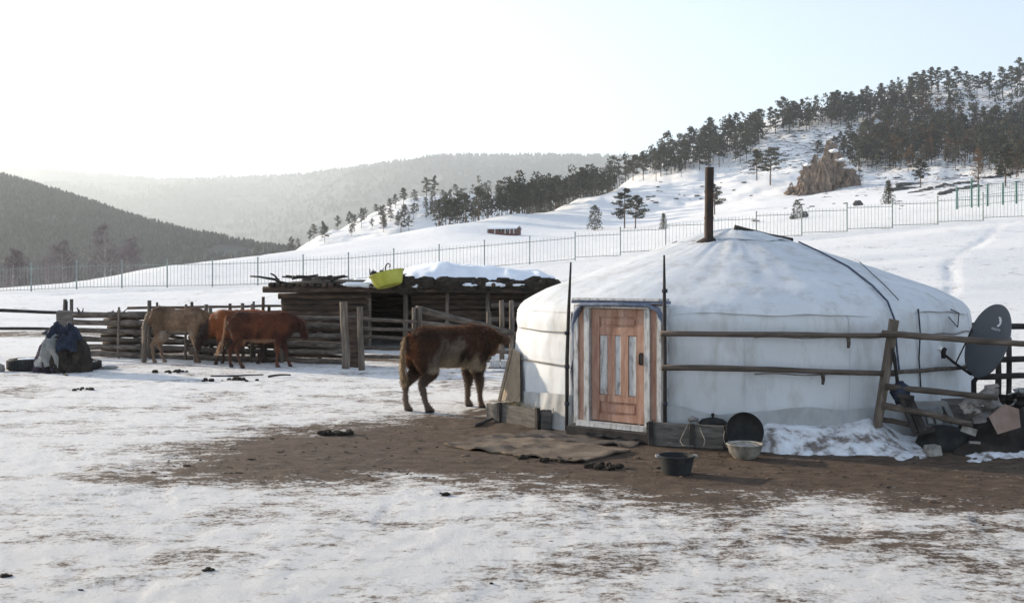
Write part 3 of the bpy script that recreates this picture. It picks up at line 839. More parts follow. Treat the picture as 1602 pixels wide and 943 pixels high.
def cliff():
    b = row_pt(1290, 300, 150, 330)
    o = thing('rock_outcrop', 'brown craggy cliff outcrop among snow and pines', 'rock', b)
    rg = np.random.RandomState(8)
    # faceted crags: (px, base row, top row, half width px, mat)
    s = b.y / FPX
    def crag(nm, px, r0, r1, hw, dy, seed):
        nz, n = 26, 36; mb = MB(); vs = []
        base = Vector((X(px, b.y + dy), b.y + dy, Zr(r0, b.y + dy))); h = (r0 - r1) * s; w = hw * s
        for i in range(nz):
            t = i / (nz - 1)
            for k in range(n):
                q = 2 * math.pi * k / n
                j = 1 + 1.0 * float(fbm(math.cos(q) * 2.2 + seed + t * .6, math.sin(q) * 2.2 + t * 2.2, 5, 50 + seed, .68))
                wt = (1 - .62 * t ** 1.6) * (1 if t < 1 else .02)
                vs.append(base + Vector((math.cos(q) * w * j * wt + .12 * w * t, math.sin(q) * w * .8 * j * wt, h * t * (1 + .10 * math.sin(q * 2 + seed)) - 1.0)))
        mb.add(vs, [(i * n + k, i * n + (k + 1) % n, (i + 1) * n + (k + 1) % n, (i + 1) * n + k) for i in range(nz - 1) for k in range(n)])
        return mb.build(nm, M['rock'], o)
    crag('crag', 1300, 302, 224, 22, 3, 1); crag('crag', 1265, 304, 252, 17, 0, 2); crag('crag', 1282, 305, 246, 12, -1, 5)
    crag('crag', 1322, 296, 258, 20, 5, 3); crag('crag', 1240, 300, 286, 13, 1, 4); crag('crag', 1308, 290, 236, 18, 8, 7)
    crag('crag', 1296, 262, 216, 9, 6, 9); crag('crag', 1273, 285, 238, 8, 2, 11); crag('crag', 1331, 292, 268, 14, 2, 12); crag('crag', 1252, 303, 274, 9, -1, 13)
    for i, (a, r, w) in enumerate([(1305, 236, 7), (1318, 250, 9), (1262, 258, 5), (1328, 262, 8)]):   # snow lying on ledges
        p = W(a, r, b.y - 1); m = MB(); m.blob(p, (w * s, 2.2, .35), 5, 9, .25); m.build('snow_ledge', M['cleansnow'], o, True)
    rg2 = random.Random(12)
    spots = [(1258, 340, 9, 'boulder beside the low shrubby pine below the cliff'), (1240, 343, 7, 'left boulder under the low shrubby pine'), (1342, 322, 9, 'single upright boulder on snow behind the metal fence'),
             (1182, 348, 8, 'flat dark log shaped stone behind the ger roof')]
    for a, r, w, lab in spots:
        p = row_pt(a, r, 60, 400); m = MB(); sc = w * p.y / FPX
        m.blob(p + Vector((0, 0, sc * .3)), (sc * .8, sc * .6, sc * (.6 if w != 8 else .18)), 6, 8, .25); tag(m.build('boulder', M['boulder']), lab, 'boulder')
    for i in range(46):
        if i < 22: a, r = rg2.uniform(1010, 1180), rg2.uniform(285, 318)
        elif i < 34: a, r = rg2.uniform(1400, 1600), rg2.uniform(270, 302)
        else: a, r = rg2.uniform(1200, 1420), rg2.uniform(300, 330)
        p = row_pt(a, r, 60, 480); m = MB(); sc = rg2.uniform(2.2, 5.5) * p.y / FPX
        m.blob(p, (sc, sc * .7, sc * .32), 5, 7, .35)
        tag(m.build('stone', M['boulder']), 'dark stone poking out of the snowy hillside', 'stone', 'stones on the snowy hillside')
    for (x0, r0, x1, r1) in [(1400, 300, 1500, 276), (1430, 302, 1520, 284), (1470, 306, 1530, 290), (1540, 284, 1602, 268)]:   # low ledges of rock
        p = row_pt(x0, r0, 100, 400); q = row_pt(x1, r1, 100, 400)
        L = 20
        for k in range(L):
            if random.random() < .25: continue
            c = p.lerp(q, (k + .5) / L) + Vector((random.uniform(-.8, .8), random.uniform(-1.5, 1.5), 0)); c.z = on_ground(c.x, c.y); m = MB()
            m.blob(c, ((q - p).length / L * random.uniform(.35, .8), .6, random.uniform(.15, .55)), 5, 7, .4)
            tag(m.build('stone', M['boulder']), 'dark flat stone in the ledges above the green fence', 'stone', 'stones of the ledges at right')
random.seed(5)
cliff()
# ------------------------------------------------------------------ iron fence across the field
def iron_fence():
    Yf = 60.0
    pxs = [-22 + 70.9 * i for i in range(25)]
    o = thing('metal_fence', 'long thin iron picket fence crossing the snowy field', 'fence', (0, Yf, 1.5))
    pm = bpy.data.meshes.new('picket')
    t = MB(); t.box((0, 0, .69), (.017, .017, 1.38)); t.box((0, 0, 1.41), (.02, .02, .08), None, .1)
    pm.from_pydata(t.v, [], t.f); pm.materials.append(M['iron'])
    B = [Vector((X(p, Yf), Yf, on_ground(X(p, Yf), Yf))) for p in pxs]
    for i, p in enumerate(B):
        m = MB(); m.box(p + Vector((0, 0, .75)), (.065, .065, 1.75)); m.box(p + Vector((0, 0, 1.65)), (.09, .09, .05)); m.build('post', M['iron'], o)
    for i in range(len(B) - 1):
        a, b = B[i].copy(), B[i + 1].copy()
        mid = (a.z + b.z) / 2
        if B[i].x > 3: a.z = mid + (a.z - mid) * .35; b.z = mid + (b.z - mid) * .35      # stepped bays up the slope
        m = MB(); m.beam(a + Vector((0, 0, 1.33)), b + Vector((0, 0, 1.33)), .03, .035); m.build('rail', M['iron'], o)
        m = MB(); m.beam(a + Vector((0, 0, .10)), b + Vector((0, 0, .10)), .03, .035); m.build('rail', M['iron'], o)
        for k in range(1, 13):
            c = bpy.data.objects.new('picket', pm); COL.objects.link(c); c.parent = o
            c.location = a.lerp(b, k / 13.0) + Vector((0, -.012, .07)) - o.location
iron_fence()
def green_fence():
    Yf = 84.0
    px = [1497, 1520, 1531, 1545, 1569, 1590, 1612, 1634]
    o = thing('green_fence', 'tall green wire fence with posts beyond the iron fence', 'fence', (X(1497, Yf), Yf, on_ground(X(1497, Yf), Yf)))
    tops = []
    for a in px:
        p = Vector((X(a, Yf), Yf, on_ground(X(a, Yf), Yf))); m = MB(); h = 2.0 if a != 1520 else 2.6
        m.box(p + Vector((0, 0, h / 2 - .15)), (.12, .12, h)); m.build('post', M['green_iron'], o); tops.append(p)
    for i in range(len(tops) - 1):
        a, b = tops[i], tops[i + 1]
        for z in (.25, 1.0, 1.8):
            m = MB(); m.beam(a + Vector((0, 0, z)), b + Vector((0, 0, z)), .03, .03); m.build('rail', M['green_iron'], o)
        n = max(2, int((b - a).length / .16)); m = MB()
        for k in range(1, n):
            p = a.lerp(b, k / n); m.box(p + Vector((0, 0, 1.0)), (.014, .014, 1.65))
        tag(m.build('wire_mesh', M['green_iron'], o), kind='stuff')
green_fence()
def hut():
    p = row_pt(772, 366, 150, 260)
    o = thing('hut', 'small red brown hut with white trim alone on the slope', 'hut', p)
    s = p.y / FPX
    rz = math.radians(-16); R = Matrix.Rotation(rz, 3, 'Z'); L, D, h = 46 * s, 3.2, 1.0
    def q(x, y, z): return p + R @ Vector((x, y, z))
    z0 = -.6
    m = MB(); x0, x1 = -10 * s, L - 10 * s
    for (a, b) in (((x0, 0), (x1, 0)), ((x1, 0), (x1, D)), ((x1, D), (x0, D)), ((x0, D), (x0, 0))):
        m.beam(q(a[0], a[1], h / 2 + z0 / 2), q(b[0], b[1], h / 2 + z0 / 2), .1, h - z0)
    m.add([q(x0, 0, h), q(x0, D, h), q(x0, D / 2, h + .45)], [(0, 1, 2)]); m.add([q(x1, 0, h), q(x1, D, h), q(x1, D / 2, h + .45)], [(0, 1, 2)])
    m.build('wall', M['hutwall'], o)
    for sg in (0, 1):
        ya, yb = (-.3, D / 2) if sg == 0 else (D + .3, D / 2)
        g = [[q(x0 - .25, ya, h - .1), q(x1 + .25, ya, h - .1)], [q(x0 - .25, yb, h + .52), q(x1 + .25, yb, h + .52)]]
        m = MB(); m.sheet(g, .1); m.build('roof', M['cleansnow'], o)
    for x in (x0 + .05, x0 + 1.35, L * .42, L * .58, x1 - .3):
        m = MB(); m.box(q(x, -.08, h / 2), (.22, .06, h), R); m.build('trim_board', M['white_paint'], o)
    for x in (L * .28, L * .5):
        m = MB(); m.box(q(x, -.07, .6), (.7, .05, .45), R); wdw = m.build('window', M['black'], o)
        m = MB(); m.box(q(x, -.1, .6), (.06, .03, .45), R); m.build('mullion', M['white_paint'], wdw)
hut()

# ------------------------------------------------------------------ log shed
def shed():
    Ys = 25.5
    xl, xr = X(447, Ys), X(868, Ys); D = 3.4
    o = thing('log_shed', 'low dark log animal shed with snow on its roof', 'shed', ((xl + xr) / 2, Ys, 0))
    xo0, xo1 = X(575, Ys), X(640, Ys); xr2 = X(764, Ys)
    r = .075
    def wall(a, b, z0, z1, mat='darklog'):
        n = int((z1 - z0) / (2 * r * .93))
        for i in range(n):
            z = z0 + r + i * 2 * r * .93; e = (b - a).normalized() * (random.uniform(.05, .22))
            m = MB(); m.log(a - e + Vector((0, 0, z)), b + e * .3 + Vector((0, 0, z)), r, r * .95, 8, 5, .015, .05); m.build('log', M[mat], o, True)
    V = Vector
    wall(V((xl, Ys, 0)), V((xo0, Ys, 0)), 0, 1.42)                     # left front
    wall(V((xl + .1, Ys + .15, 0)), V((xl + .1, Ys + D, 0)), 0, 1.42)        # left end
    wall(V((xl, Ys + D, 0)), V((xr, Ys + D, 0)), 0, 1.62)              # back
    wall(V((xo1 + .1, Ys + .45, 0)), V((xr, Ys + .45, 0)), 0, 1.55)    # right front, set back under the eave
    wall(V((xr, Ys + .2, 0)), V((xr, Ys + D, 0)), 0, 1.42)
    m = MB(); m.box(V(((xl + xr) / 2, Ys + D + .10, .8)), (xr - xl, .04, 1.6)); m.build('light_blocker', M['darklog'], o)  # added dark board, keeps daylight from showing through the back log gaps
    for px, zt, rr in ((576, 1.45, .07), (634, 1.45, .07), (763, 1.4, .06), (700, 1.4, .055), (824, 1.4, .06)):
        m = MB(); m.log(V((X(px, Ys), Ys + .02, -.05)), V((X(px, Ys), Ys + .02, zt)), rr, rr * .9, 8, 4, .015); m.build('post', M['logz'], o, True)
    for k, z in enumerate((.35, .75, 1.1)):    # boards nailed over the right bay
        m = MB(); m.beam(V((X(768, Ys), Ys - .07, z)), V((X(850, Ys), Ys - .07, z + .04)), .03, .1, jit=.008); m.build('board', M['log'], o)
    for px in (787, 801):
        m = MB(); m.beam(V((X(px, Ys), Ys - .11, 0)), V((X(px, Ys), Ys - .11, 1.25)), .05, .1, (0, 1, 0), .006); m.build('stake', M['logz'], o)
    # roof: purlins, pole deck, earth and dung heaped at the eave, snow
    for y in (Ys - .28, Ys + .9, Ys + 2.2, Ys + D + .1):
        m = MB(); m.log(V((xl - .42 - random.uniform(0, .1), y, 1.50)), V((xr + .1, y, 1.48)), .075, .07, 8, 7, .02); m.build('roof_beam', M['darklog'], o, True)
    rn = 44
    for i in range(rn):
        x = xl - .3 + (xr - xl + .45) * i / (rn - 1)
        m = MB(); m.log(V((x, Ys - .42 + random.uniform(-.12, .12), 1.60 + random.uniform(-.02, .02))), V((x + random.uniform(-.08, .08), Ys + D + .2, 1.62)), .06, .05, 6, 3, .02)
        m.build('roof_pole', M['darklog'], o, True)
    # deck of earth under the snow
    nx, ny = 60, 22; g = []
    for j in range(ny):
        row = []
        for i in range(nx):
            x = xl - .25 + (xr - xl + .4) * i / (nx - 1); y = Ys - .28 + (D + .3) * j / (ny - 1)
            e = min(1, i / 4, (nx - 1 - i) / 4, j / 2.5, (ny - 1 - j) / 3)
            row.append(V((x, y, 1.655 + e * (.05 + .10 * float(fbm(x * 1.6, y * 1.6, 3, 15))))))
        g.append(row)
    m = MB(); m.sheet(g); m.build('earth_deck', M['dung'], o, True)
    # loose sticks at the left end
    for i in range(16):
        a = V((X(random.uniform(425, 530), Ys), Ys + random.uniform(-.4, .8), 1.70 + random.uniform(0, .12)))
        b = a + V((random.uniform(-1.0, 1.0), random.uniform(-.3, .4), random.uniform(-.05, .12)))
        m = MB(); m.log(a, b, random.uniform(.02, .045), .02, 6, 3, .03); m.build('stick', M['darkwood'], o, True)
    # clods along the eave
    for i in range(120):
        x = random.uniform(X(625, Ys), xr + .05); rr = random.uniform(.05, .17)
        m = MB(); m.blob((x, Ys - .34 + random.uniform(-.10, .25), 1.56 + random.uniform(-.03, .12)), (rr * random.uniform(1, 1.9), rr * 1.1, rr), 5, 7, .3); m.build('clod', M['dung'], o)
    # snow blanket: thick drift towards the middle of the roof
    nx, ny = 80, 26; g = []
    for j in range(ny):
        row = []
        for i in range(nx):
            px = 540 + (872 - 540) * i / (nx - 1); y = Ys - .22 + (D + .15) * j / (ny - 1)
            x = X(px, Ys)
            top = np.interp(px, [540, 575, 600, 640, 655, 700, 740, 780, 820, 850, 872], [.05, .14, .24, .44, .50, .50, .46, .40, .35, .30, .14])
            e = min(1, j / 9.0, (ny - 1 - j) / 4.0); e = math.sin(e * math.pi / 2)
            n_ = float(fbm(x * 1.7, y * 1.7, 4, 44))
            edge = .16 * float(fbm(x * 2.4, 3.1, 3, 47)) if j < 8 else 0
            row.append(V((x, y + edge, 1.64 + e * (top + .10 * n_) + .05 * n_)))
        g.append(row)
    m = MB(); m.sheet(g, .05); m.build('snow_cover', M['cleansnow'], o, True)
    for (a, b, w, h) in [(556, 445, .35, .06), (578, 447, .3, .05), (650, 447, .25, .05), (735, 446, .2, .05), (775, 445, .3, .06), (815, 446, .3, .05)]:
        m = MB(); m.blob((X(a, Ys - .35), Ys - .38, Zr(b, Ys - .35)), (w, .16, h), 6, 10, .25); m.build('snow_patch', M['cleansnow'], o, True)
    # yellow basin lying on the roof
    c = W(607, 438, Ys - .62)
    t = thing('yellow_basin', 'yellow plastic tub tipped over on the shed roof', 'basin', c)
    R = Matrix.Rotation(math.radians(-14), 3, 'Y') @ Matrix.Rotation(math.radians(-10), 3, 'X')
    out = [(.0, -.15), (.30, -.15), (.33, -.12), (.42, .15), (.445, .155), (.445, .175), (.405, .175), (.395, .15), (.31, -.10), (.0, -.115)]
    m = MB(); m.lathe(out, (0, 0, 0), 36, R @ Matrix.Diagonal((1, .72, 1))); m.build('tub', M['yellow'], t, True, True, 40)
    # junk heap beside it
    t = thing('junk_heap', 'small heap of rags and twigs behind the yellow tub', 'heap', W(605, 428, Ys + .1))
    for i in range(10):
        m = MB(); m.blob(W(random.uniform(585, 632), random.uniform(424, 433), Ys + .15), (random.uniform(.06, .14), .1, random.uniform(.04, .09)), 5, 7, .4); m.build('scrap', M[random.choice(['dung', 'rag', 'brown_sack'])], t)
    for i in range(7):
        a = W(random.uniform(580, 628), 434, Ys + .1); m = MB(); m.log(a, a + V((random.uniform(-.1, .5), 0, random.uniform(.05, .22))), .02, .012, 5, 2, .02); m.build('twig', M['darkwood'], t)
    a = W(603, 428, Ys + .1); m = MB(); m.tube([a, a + V((.0, 0, .16)), a + V((.02, 0, .22)), a + V((.07, 0, .26)), a + V((.12, 0, .22)), a + V((.10, 0, .15))], .018, 6); m.build('bent_pipe', M['boulder'], t, True)
random.seed(21)
shed()

# ------------------------------------------------------------------ corral of horizontal logs
def corral():
    V = Vector
    A = G(112, 558); B = G(548, 571)
    o = thing('log_fence', 'long stacked log corral fence behind the grazing animals', 'fence', (A.x, A.y, 0))
    d = (B - A); n = V((-d.y, d.x, 0)).normalized()       # away from the camera
    if n.y < 0: n = -n
    def at(t, z, off=0): p = A + d * t; return V((p.x, p.y, z)) + n * off
    # front and back layer of overlapping logs
    secs = [(-.005, .27), (.245, .52), (.50, .78), (.75, 1.0)]
    for si, (t0, t1) in enumerate(secs):
        lv = [.07, .23, .40, .58, .77, .95] if si else [.06, .23, .42, .59, .78, .96]
        for k, z in enumerate(lv):
            rr = random.uniform(.05, .072)
            m = MB(); m.log(at(t0 - random.uniform(0, .015), z + random.uniform(-.02, .02), random.uniform(-.02, .02) + .10 * (si % 2)), at(t1 + random.uniform(0, .015), z + random.uniform(-.02, .02), .10 * (si % 2)), rr, rr * random.uniform(.75, 1), 8, 7, .03)
            m.build('log', M['log'], o, True)
    for t0, t1 in ((.10, .30), (.16, .42), (.42, .66), (.66, .95)):      # brush and spare logs leaning behind
        for z in (.15, .33, .5, .68, .86):
            m = MB(); m.log(at(t0 + random.uniform(-.02, .02), z + random.uniform(-.04, .04), .2), at(t1 + random.uniform(-.02, .02), z + random.uniform(-.04, .04), .2), random.uniform(.035, .06), .035, 7, 5, .03); m.build('spare_log', M['darklog'], o, True)
    for px, top, rr, off in ((101, 468, .045, .1), (113, 468, .045, .1), (235, 470, .05, -.09), (245, 473, .03, .25), (186, 480, .03, -.08), (290, 476, .035, -.09), (322, 476, .05, .28), (330, 480, .05, .12), (380, 474, .045, .3), (394, 475, .04, -.09), (398, 471, .03, .3), (441, 489, .05, -.1), (500, 494, .05, .28)):
        t = (px - 112) / (548 - 112); p = at(t, 0, off); zt = Zr(top, p.y)
        m = MB(); m.log(V((X(px, p.y), p.y, -.1)), V((X(px, p.y) + random.uniform(-.02, .02), p.y, zt)), rr, rr * .85, 8, 4, .012); m.build('post', M['logz'], o, True)
    m = MB()
    for i in range(16):          # twigs stuck on the top log
        t = random.choice([random.uniform(.12, .2), random.uniform(.02, .04), random.uniform(.3, .9)]); a = at(t, .98, random.uniform(-.03, .1)); b = a + V((random.uniform(-.2, .2), 0, random.uniform(.03, .13)))
        m.log(a, b, .018, .008, 5, 2, .02)
    tag(m.build('brush', M['darkwood'], o), kind='stuff')
    # two rails running out of the picture to the left
    o2 = thing('pole_fence', 'two thin dark rails running out to the left edge', 'fence', (X(60, 23), 23, 0))
    for (r0, r1, rr) in ((486, 489.5, .045), (513, 515, .042)):
        m = MB(); m.log(W(-150, r0 - 3, 23.2), W(98, r1, 23.0), rr, rr * .8, 8, 8, .02); m.build('rail', M['darkwood'], o2, True)
    for px in (-60, 101.5):
        m = MB(); m.log(V((X(px, 23.1), 23.15, -.1)), V((X(px, 23.1), 23.15, 1.25)), .05, .045, 8, 3, .01); m.build('post', M['darkwood'], o2, True)
    m = MB(); m.box(V((X(101, 22.6), 22.62, .62)), (.32, .10, .86), None, .97, .02)
    tag(m.build('board', M['plank'], None), 'grey weathered board leaning against posts above the tarpaulin heap', 'board')
    # far light fence behind the corral
    o3 = thing('yard_fence', 'far low rail fence seen between corral and shed', 'fence', (X(380, 29), 29, 0))
    for r0, r1 in ((482, 478), (489, 487)):
        m = MB(); m.log(W(200, r0, 29), W(450, r1, 29), .04, .035, 7, 6, .03); m.build('rail', M['darklog'], o3, True)
    for px, r in ((412, 464), (421, 478), (360, 475), (300, 472)):
        m = MB(); m.log(V((X(px, 29), 29.06, .2)), W(px, r, 29.06), .05, .045, 7, 3, .01); m.build('post', M['darklog'], o3, True)
    # gate: two stout posts, thinner rails
    p1 = G(540, 577); p2 = G(565, 579)
    g = thing('gate_post', 'thick pale split gate post with a slanted left edge', 'post', p1)
    m = MB(); m.tube([W(541, 590, p1.y), W(541, 550, p1.y), W(538, 500, p1.y), W(537, 472, p1.y)], [(.085, .07), (.085, .07), (.08, .07), (.078, .06)], 9, wob=.07); m.build('shaft', M['logz'], g, True, sharp=50)
    g = thing('gate_post', 'shorter knotty gate post right of the thick one', 'post', p2)
    m = MB(); m.tube([W(566, 592, p2.y), W(565, 550, p2.y), W(563, 510, p2.y), W(563, 480, p2.y)], [(.065, .06), (.06, .06), (.055, .055), (.06, .05)], 9, wob=.1); m.build('shaft', M['logz'], g, True, sharp=50)
    m = MB(); m.beam(W(552, 582, 20.2), W(553, 500, 20.2), .22, .05, (0, 1, 0), .01); tag(m.build('plank', M['darklog'], None), 'dark rough plank filling the gap between the two gate posts', 'plank')
    g = thing('rail_gate', 'gate of five thin poles right of the gate posts', 'gate', (X(605, 20.2), 20.2, 0))
    for r0, r1 in ((498, 503), (513, 516), (527, 531), (544, 546), (558, 559)):
        m = MB(); m.log(W(566, r0, 20.05), W(652, r1, 20.6), .038, .032, 8, 5, .02); m.build('pole', M['rail'], g, True)
    for px in (648, 656):
        m = MB(); m.log(V((X(px, 20.7), 20.7, -.1)), W(px, 479 if px == 656 else 481, 20.7), .055, .05, 8, 3, .012); m.build('post', M['logz'], g, True)
    # rails behind the near calf
    g = thing('side_fence', 'slanting log and rails between gate and ger', 'fence', (X(730, 20.9), 20.9, 0))
    for (a, r0, b, r1, rr, Y0, Y1) in ((650, 483, 802, 521, .075, 20.8, 21.4), (650, 505, 815, 523, .05, 21.2, 21.6), (650, 524, 815, 536, .05, 21.2, 21.6), (650, 545, 815, 552, .05, 21.2, 21.6), (650, 562, 815, 566, .05, 21.2, 21.6)):
        m = MB(); m.log(W(a, r0, Y0), W(b, r1, Y1), rr, rr * .8, 8, 6, .02); m.build('rail', M['log'], g, True)
    for px, r in ((700, 505), (765, 488), (785, 470), (800, 470)):
        m = MB(); m.log(V((X(px, 21.5), 21.55, -.1)), W(px, r, 21.55), .055, .05, 8, 3, .015); m.build('post', M['logz'], g, True)
    # low white trough behind the calf's head
    t = thing('white_trough', 'low white box trough on snow behind the calf', 'trough', (X(785, 20), 20.0, 0))
    for px in (774, 791, 808):
        m = MB(); m.box((X(px, 20), 20, .085), (.19, .3, .15), None, 1, .006); m.build('box', M['white_paint'], t)
    m = MB(); m.box((X(791, 20), 20.0, .012), (.66, .36, .024)); m.build('base', M['darkwood'], t)
random.seed(33)
corral()

# ------------------------------------------------------------------ heap under tarpaulins and tyres
def heap():
    V = Vector
    c = G(100, 581)
    o = thing('tarpaulin_heap', 'heap of sacks under navy and grey tarpaulins', 'heap', (c.x, c.y, 0))
    s = c.y / FPX
    def drape(name, mat, px, top, rx, ry, h, seed, q0=0, q1=6.283, fold=.10, low=0.0, nn=64, nz=18):
        m = MB(); g = []
        for i in range(nz):
            t = i / (nz - 1); row = []
            for k in range(nn):
                q = q0 + (q1 - q0) * k / (nn - 1)
                cx, sy = math.cos(q), math.sin(q)
                prof = math.sin(t * math.pi / 2) ** .8
                f = 1 + fold * t * abs(math.sin(q * 4.5 + seed + 1.5 * t)) + .55 * float(fbm(cx * 2 + seed, sy * 2 + t * 1.8, 4, 70 + seed, .6)) + .22 * float(fbm(cx * 6 + seed, sy * 6 + t * 3, 3, 75 + seed, .6))
                zz_ = top - (top - low) * (1 - math.cos(t * math.pi / 2)) + .22 * float(fbm(cx * 3 * t + seed, sy * 3 * t, 4, 80 + seed, .6)) * (1 - .5 * t)
                row.append(V((X(px, c.y) + cx * rx * prof * f, c.y + sy * ry * prof * f, max(low, zz_))))
            g.append(row)
        m.sheet(g)
        return m.build(name, M[mat], o, True)
    drape('heap_body', 'brown_sack', 100, .80, .34, .40, .8, 1)
    drape('purple_sack', 'purple', 86, .62, .27, .38, .6, 2)
    drape('brown_sack', 'brown_sack', 118, .50, .25, .36, .5, 3)
    drape('dark_sheet', 'navy', 99, .87, .28, .38, .8, 4, low=.46, fold=.16)
    drape('grey_sheet', 'canvas_grey', 98, .83, .36, .47, .7, 5, math.radians(222), math.radians(290), .12, .12, 30, 20)
    drape('blue_sheet', 'navy', 107, .84, .35, .47, .7, 6, math.radians(272), math.radians(325), .1, .40, 22, 16)
    m = MB(); m.blob(W(79, 521, c.y), (.16, .12, .05), 5, 9, .3); m.build('flap', M['navy'], o, True)
    def tyre(px, row, ro, wdt, label, tilt=0):
        p = G(px, row); t = thing('tyre', label, 'tyre', (p.x, p.y, wdt / 2))
        R = Matrix.Rotation(tilt, 3, 'X')
        pr = []
        for k in range(17):
            q = 2 * math.pi * k / 16
            e = abs(math.cos(q)) ** .6 * (1 if math.cos(q) > 0 else -1); f = abs(math.sin(q)) ** .6 * (1 if math.sin(q) > 0 else -1)
            pr.append((ro * .80 + ro * .20 * e, wdt / 2 * f))
        m = MB(); m.lathe(pr, (0, 0, 0), 40, R); b = m.build('carcass', M['rubber'], t, True, True)
        for k in range(40):
            q = 2 * math.pi * k / 40; m = MB(); m.box(R @ V((math.cos(q) * ro * .995, math.sin(q) * ro * .995, 0)), (.025, ro * .085, wdt * .7), R @ Matrix.Rotation(q, 3, 'Z')); m.build('tread', M['rubber'], b, local=True)
        m = MB(); m.blob((0, 0, wdt / 2 - .02), (ro * .6, ro * .6, .03), 5, 16, .1); m.build('snow_fill', M['cleansnow'], t, True, True)
    tyre(47, 579, .40, .23, 'black tyre lying flat left of the tarpaulin heap')
    tyre(136, 577, .26, .16, 'smaller tyre half under the right of the heap', .12)
    m = MB(); p = G(171, 577); m.blob(p + V((0, 0, .02)), (.16, .12, .05), 5, 9, .3); tag(m.build('scrap', M['canvas_grey'], None, True), 'crumpled grey scrap on snow right of the heap', 'scrap')
    m = MB(); p = G(20, 575); 
    p = G(-6, 582); m.blob(p + V((0, 0, .05)), (.16, .2, .14), 6, 9, .2); tag(m.build('sack', M['rag'], None, True), 'pale sack cut off by the left edge beside the tyre', 'sack')
random.seed(3)
heap()
# ------------------------------------------------------------------ the ger
GC = Vector((2.91, 13.44, 0)); GR = 2.85
PROF = [(1.02, 0.0), (1.015, .15), (1.01, .4), (1.005, .8), (1.0, 1.1), (1.0, 1.27), (.99, 1.36), (.965, 1.44), (.92, 1.515), (.86, 1.60), (.75, 1.71), (.63, 1.835), (.50, 1.965), (.40, 2.065), (.30, 2.165), (.21, 2.252), (.13, 2.32), (.06, 2.355), (.0, 2.37)]
_pr = np.array([p[0] for p in PROF]) * GR; _pz = np.array([p[1] for p in PROF])
_s = np.concatenate([[0], np.cumsum(np.hypot(np.diff(_pr), np.diff(_pz)))])
def ger_pt(a, s, off=0.0):
    r = float(np.interp(s, _s, _pr)); z = float(np.interp(s, _s, _pz))
    r2 = float(np.interp(s + .02, _s, _pr)); z2 = float(np.interp(s + .02, _s, _pz))
    n = Vector((z2 - z, r - r2)).normalized() if s + .02 < _s[-1] else Vector((0, 1))
    r += n.x * off; z += n.y * off
    return Vector((GC.x + r * math.cos(a), GC.y + r * math.sin(a), z))
def ger_hit(px, row, off=0.0):
    d = Vector(((px - 801) / FPX, 1, (440 - row) / FPX))
    for t in np.arange(9.5, 16, .004):
        p = Vector((0, 0, CAM_H)) + d * t
        if 0 <= p.z <= 2.37:
            if math.hypot(p.x - GC.x, p.y - GC.y) < float(np.interp(p.z, _pz, _pr)):
                v = Vector((p.x - GC.x, p.y - GC.y, .25)).normalized()
                return p + v * off
    return None
def ger_line(pts, rad, name, mat, parent, off=.015, sub=8):
    q = []
    for i in range(len(pts) - 1):
        for k in range(sub):
            t = k / sub
            q.append((pts[i][0] * (1 - t) + pts[i + 1][0] * t, pts[i][1] * (1 - t) + pts[i + 1][1] * t))
    q.append(pts[-1])
    P = [ger_hit(a, b, off) for a, b in q]; P = [p for p in P if p is not None]
    m = MB(); m.tube(P, rad, 6); return m.build(name, M[mat], parent, True)

def canvas_mat():
    m, nt, b = nodes_of('white_ger_canvas')
    v = coords(nt)
    n1 = noise_node(nt, v, 1.1, 6, .6); n2 = noise_node(nt, coords(nt, (1, 1, .35)), 4.5, 8, .7)
    base = ramp(nt, n1.outputs['Fac'], [(.3, (.55, .563, .578)), (.7, (.635, .646, .656))]).outputs[0]
    # rain streaks and grime
    g = math_node(nt, 'ADD', n2.outputs['Fac'], .02)
    gf = ramp(nt, g, [(.50, 0.0), (.74, .62)]).outputs[0]
    c = mix_col(nt, gf, base, (.34, .31, .27))
    nt.links.new(c, b.inputs['Base Color'])
    b.inputs['Roughness'].default_value = .8; b.inputs['Specular IOR Level'].default_value = .2
    w1 = noise_node(nt, coords(nt, (1, 1, .5)), 3.2, 5, .6, .8); w2 = noise_node(nt, v, 28, 3, .6)
    w3 = noise_node(nt, coords(nt, (5, 5, .55)), 1.6, 4, .6, .4)
    h = math_node(nt, 'ADD', math_node(nt, 'ADD', w1.outputs['Fac'], math_node(nt, 'MULTIPLY', w3.outputs['Fac'], .45)), math_node(nt, 'MULTIPLY', w2.outputs['Fac'], .06))
    bump(nt, h, .35, .022, b)
    return m
M['canvas'] = canvas_mat()
M['skirt'] = pmat('soiled_ger_skirt', [(.25, .24, .225), (.38, .385, .385), (.48, .49, .50)], 3, .85, .6, .02, 6, (1, 1, .6))
def door_mat():
    m, nt, b = nodes_of('worn_salmon_paint')
    v = coords(nt, (5, 5, .9)); n = noise_node(nt, v, 3.2, 8, .7); n2 = noise_node(nt, coords(nt), 14, 6, .7)
    c = ramp(nt, n.outputs['Fac'], [(.28, (.20, .10, .068)), (.45, (.33, .18, .125)), (.6, (.41, .258, .195)), (.78, (.50, .40, .34))]).outputs[0]
    f = ramp(nt, n2.outputs['Fac'], [(.60, 0.0), (.72, .6)]).outputs[0]
    nt.links.new(mix_col(nt, f, c, (.20, .13, .10)), b.inputs['Base Color'])
    b.inputs['Roughness'].default_value = .75; b.inputs['Specular IOR Level'].default_value = .25
    bump(nt, n.outputs['Fac'], .4, .004, b)
    return m
M['salmon'] = door_mat()

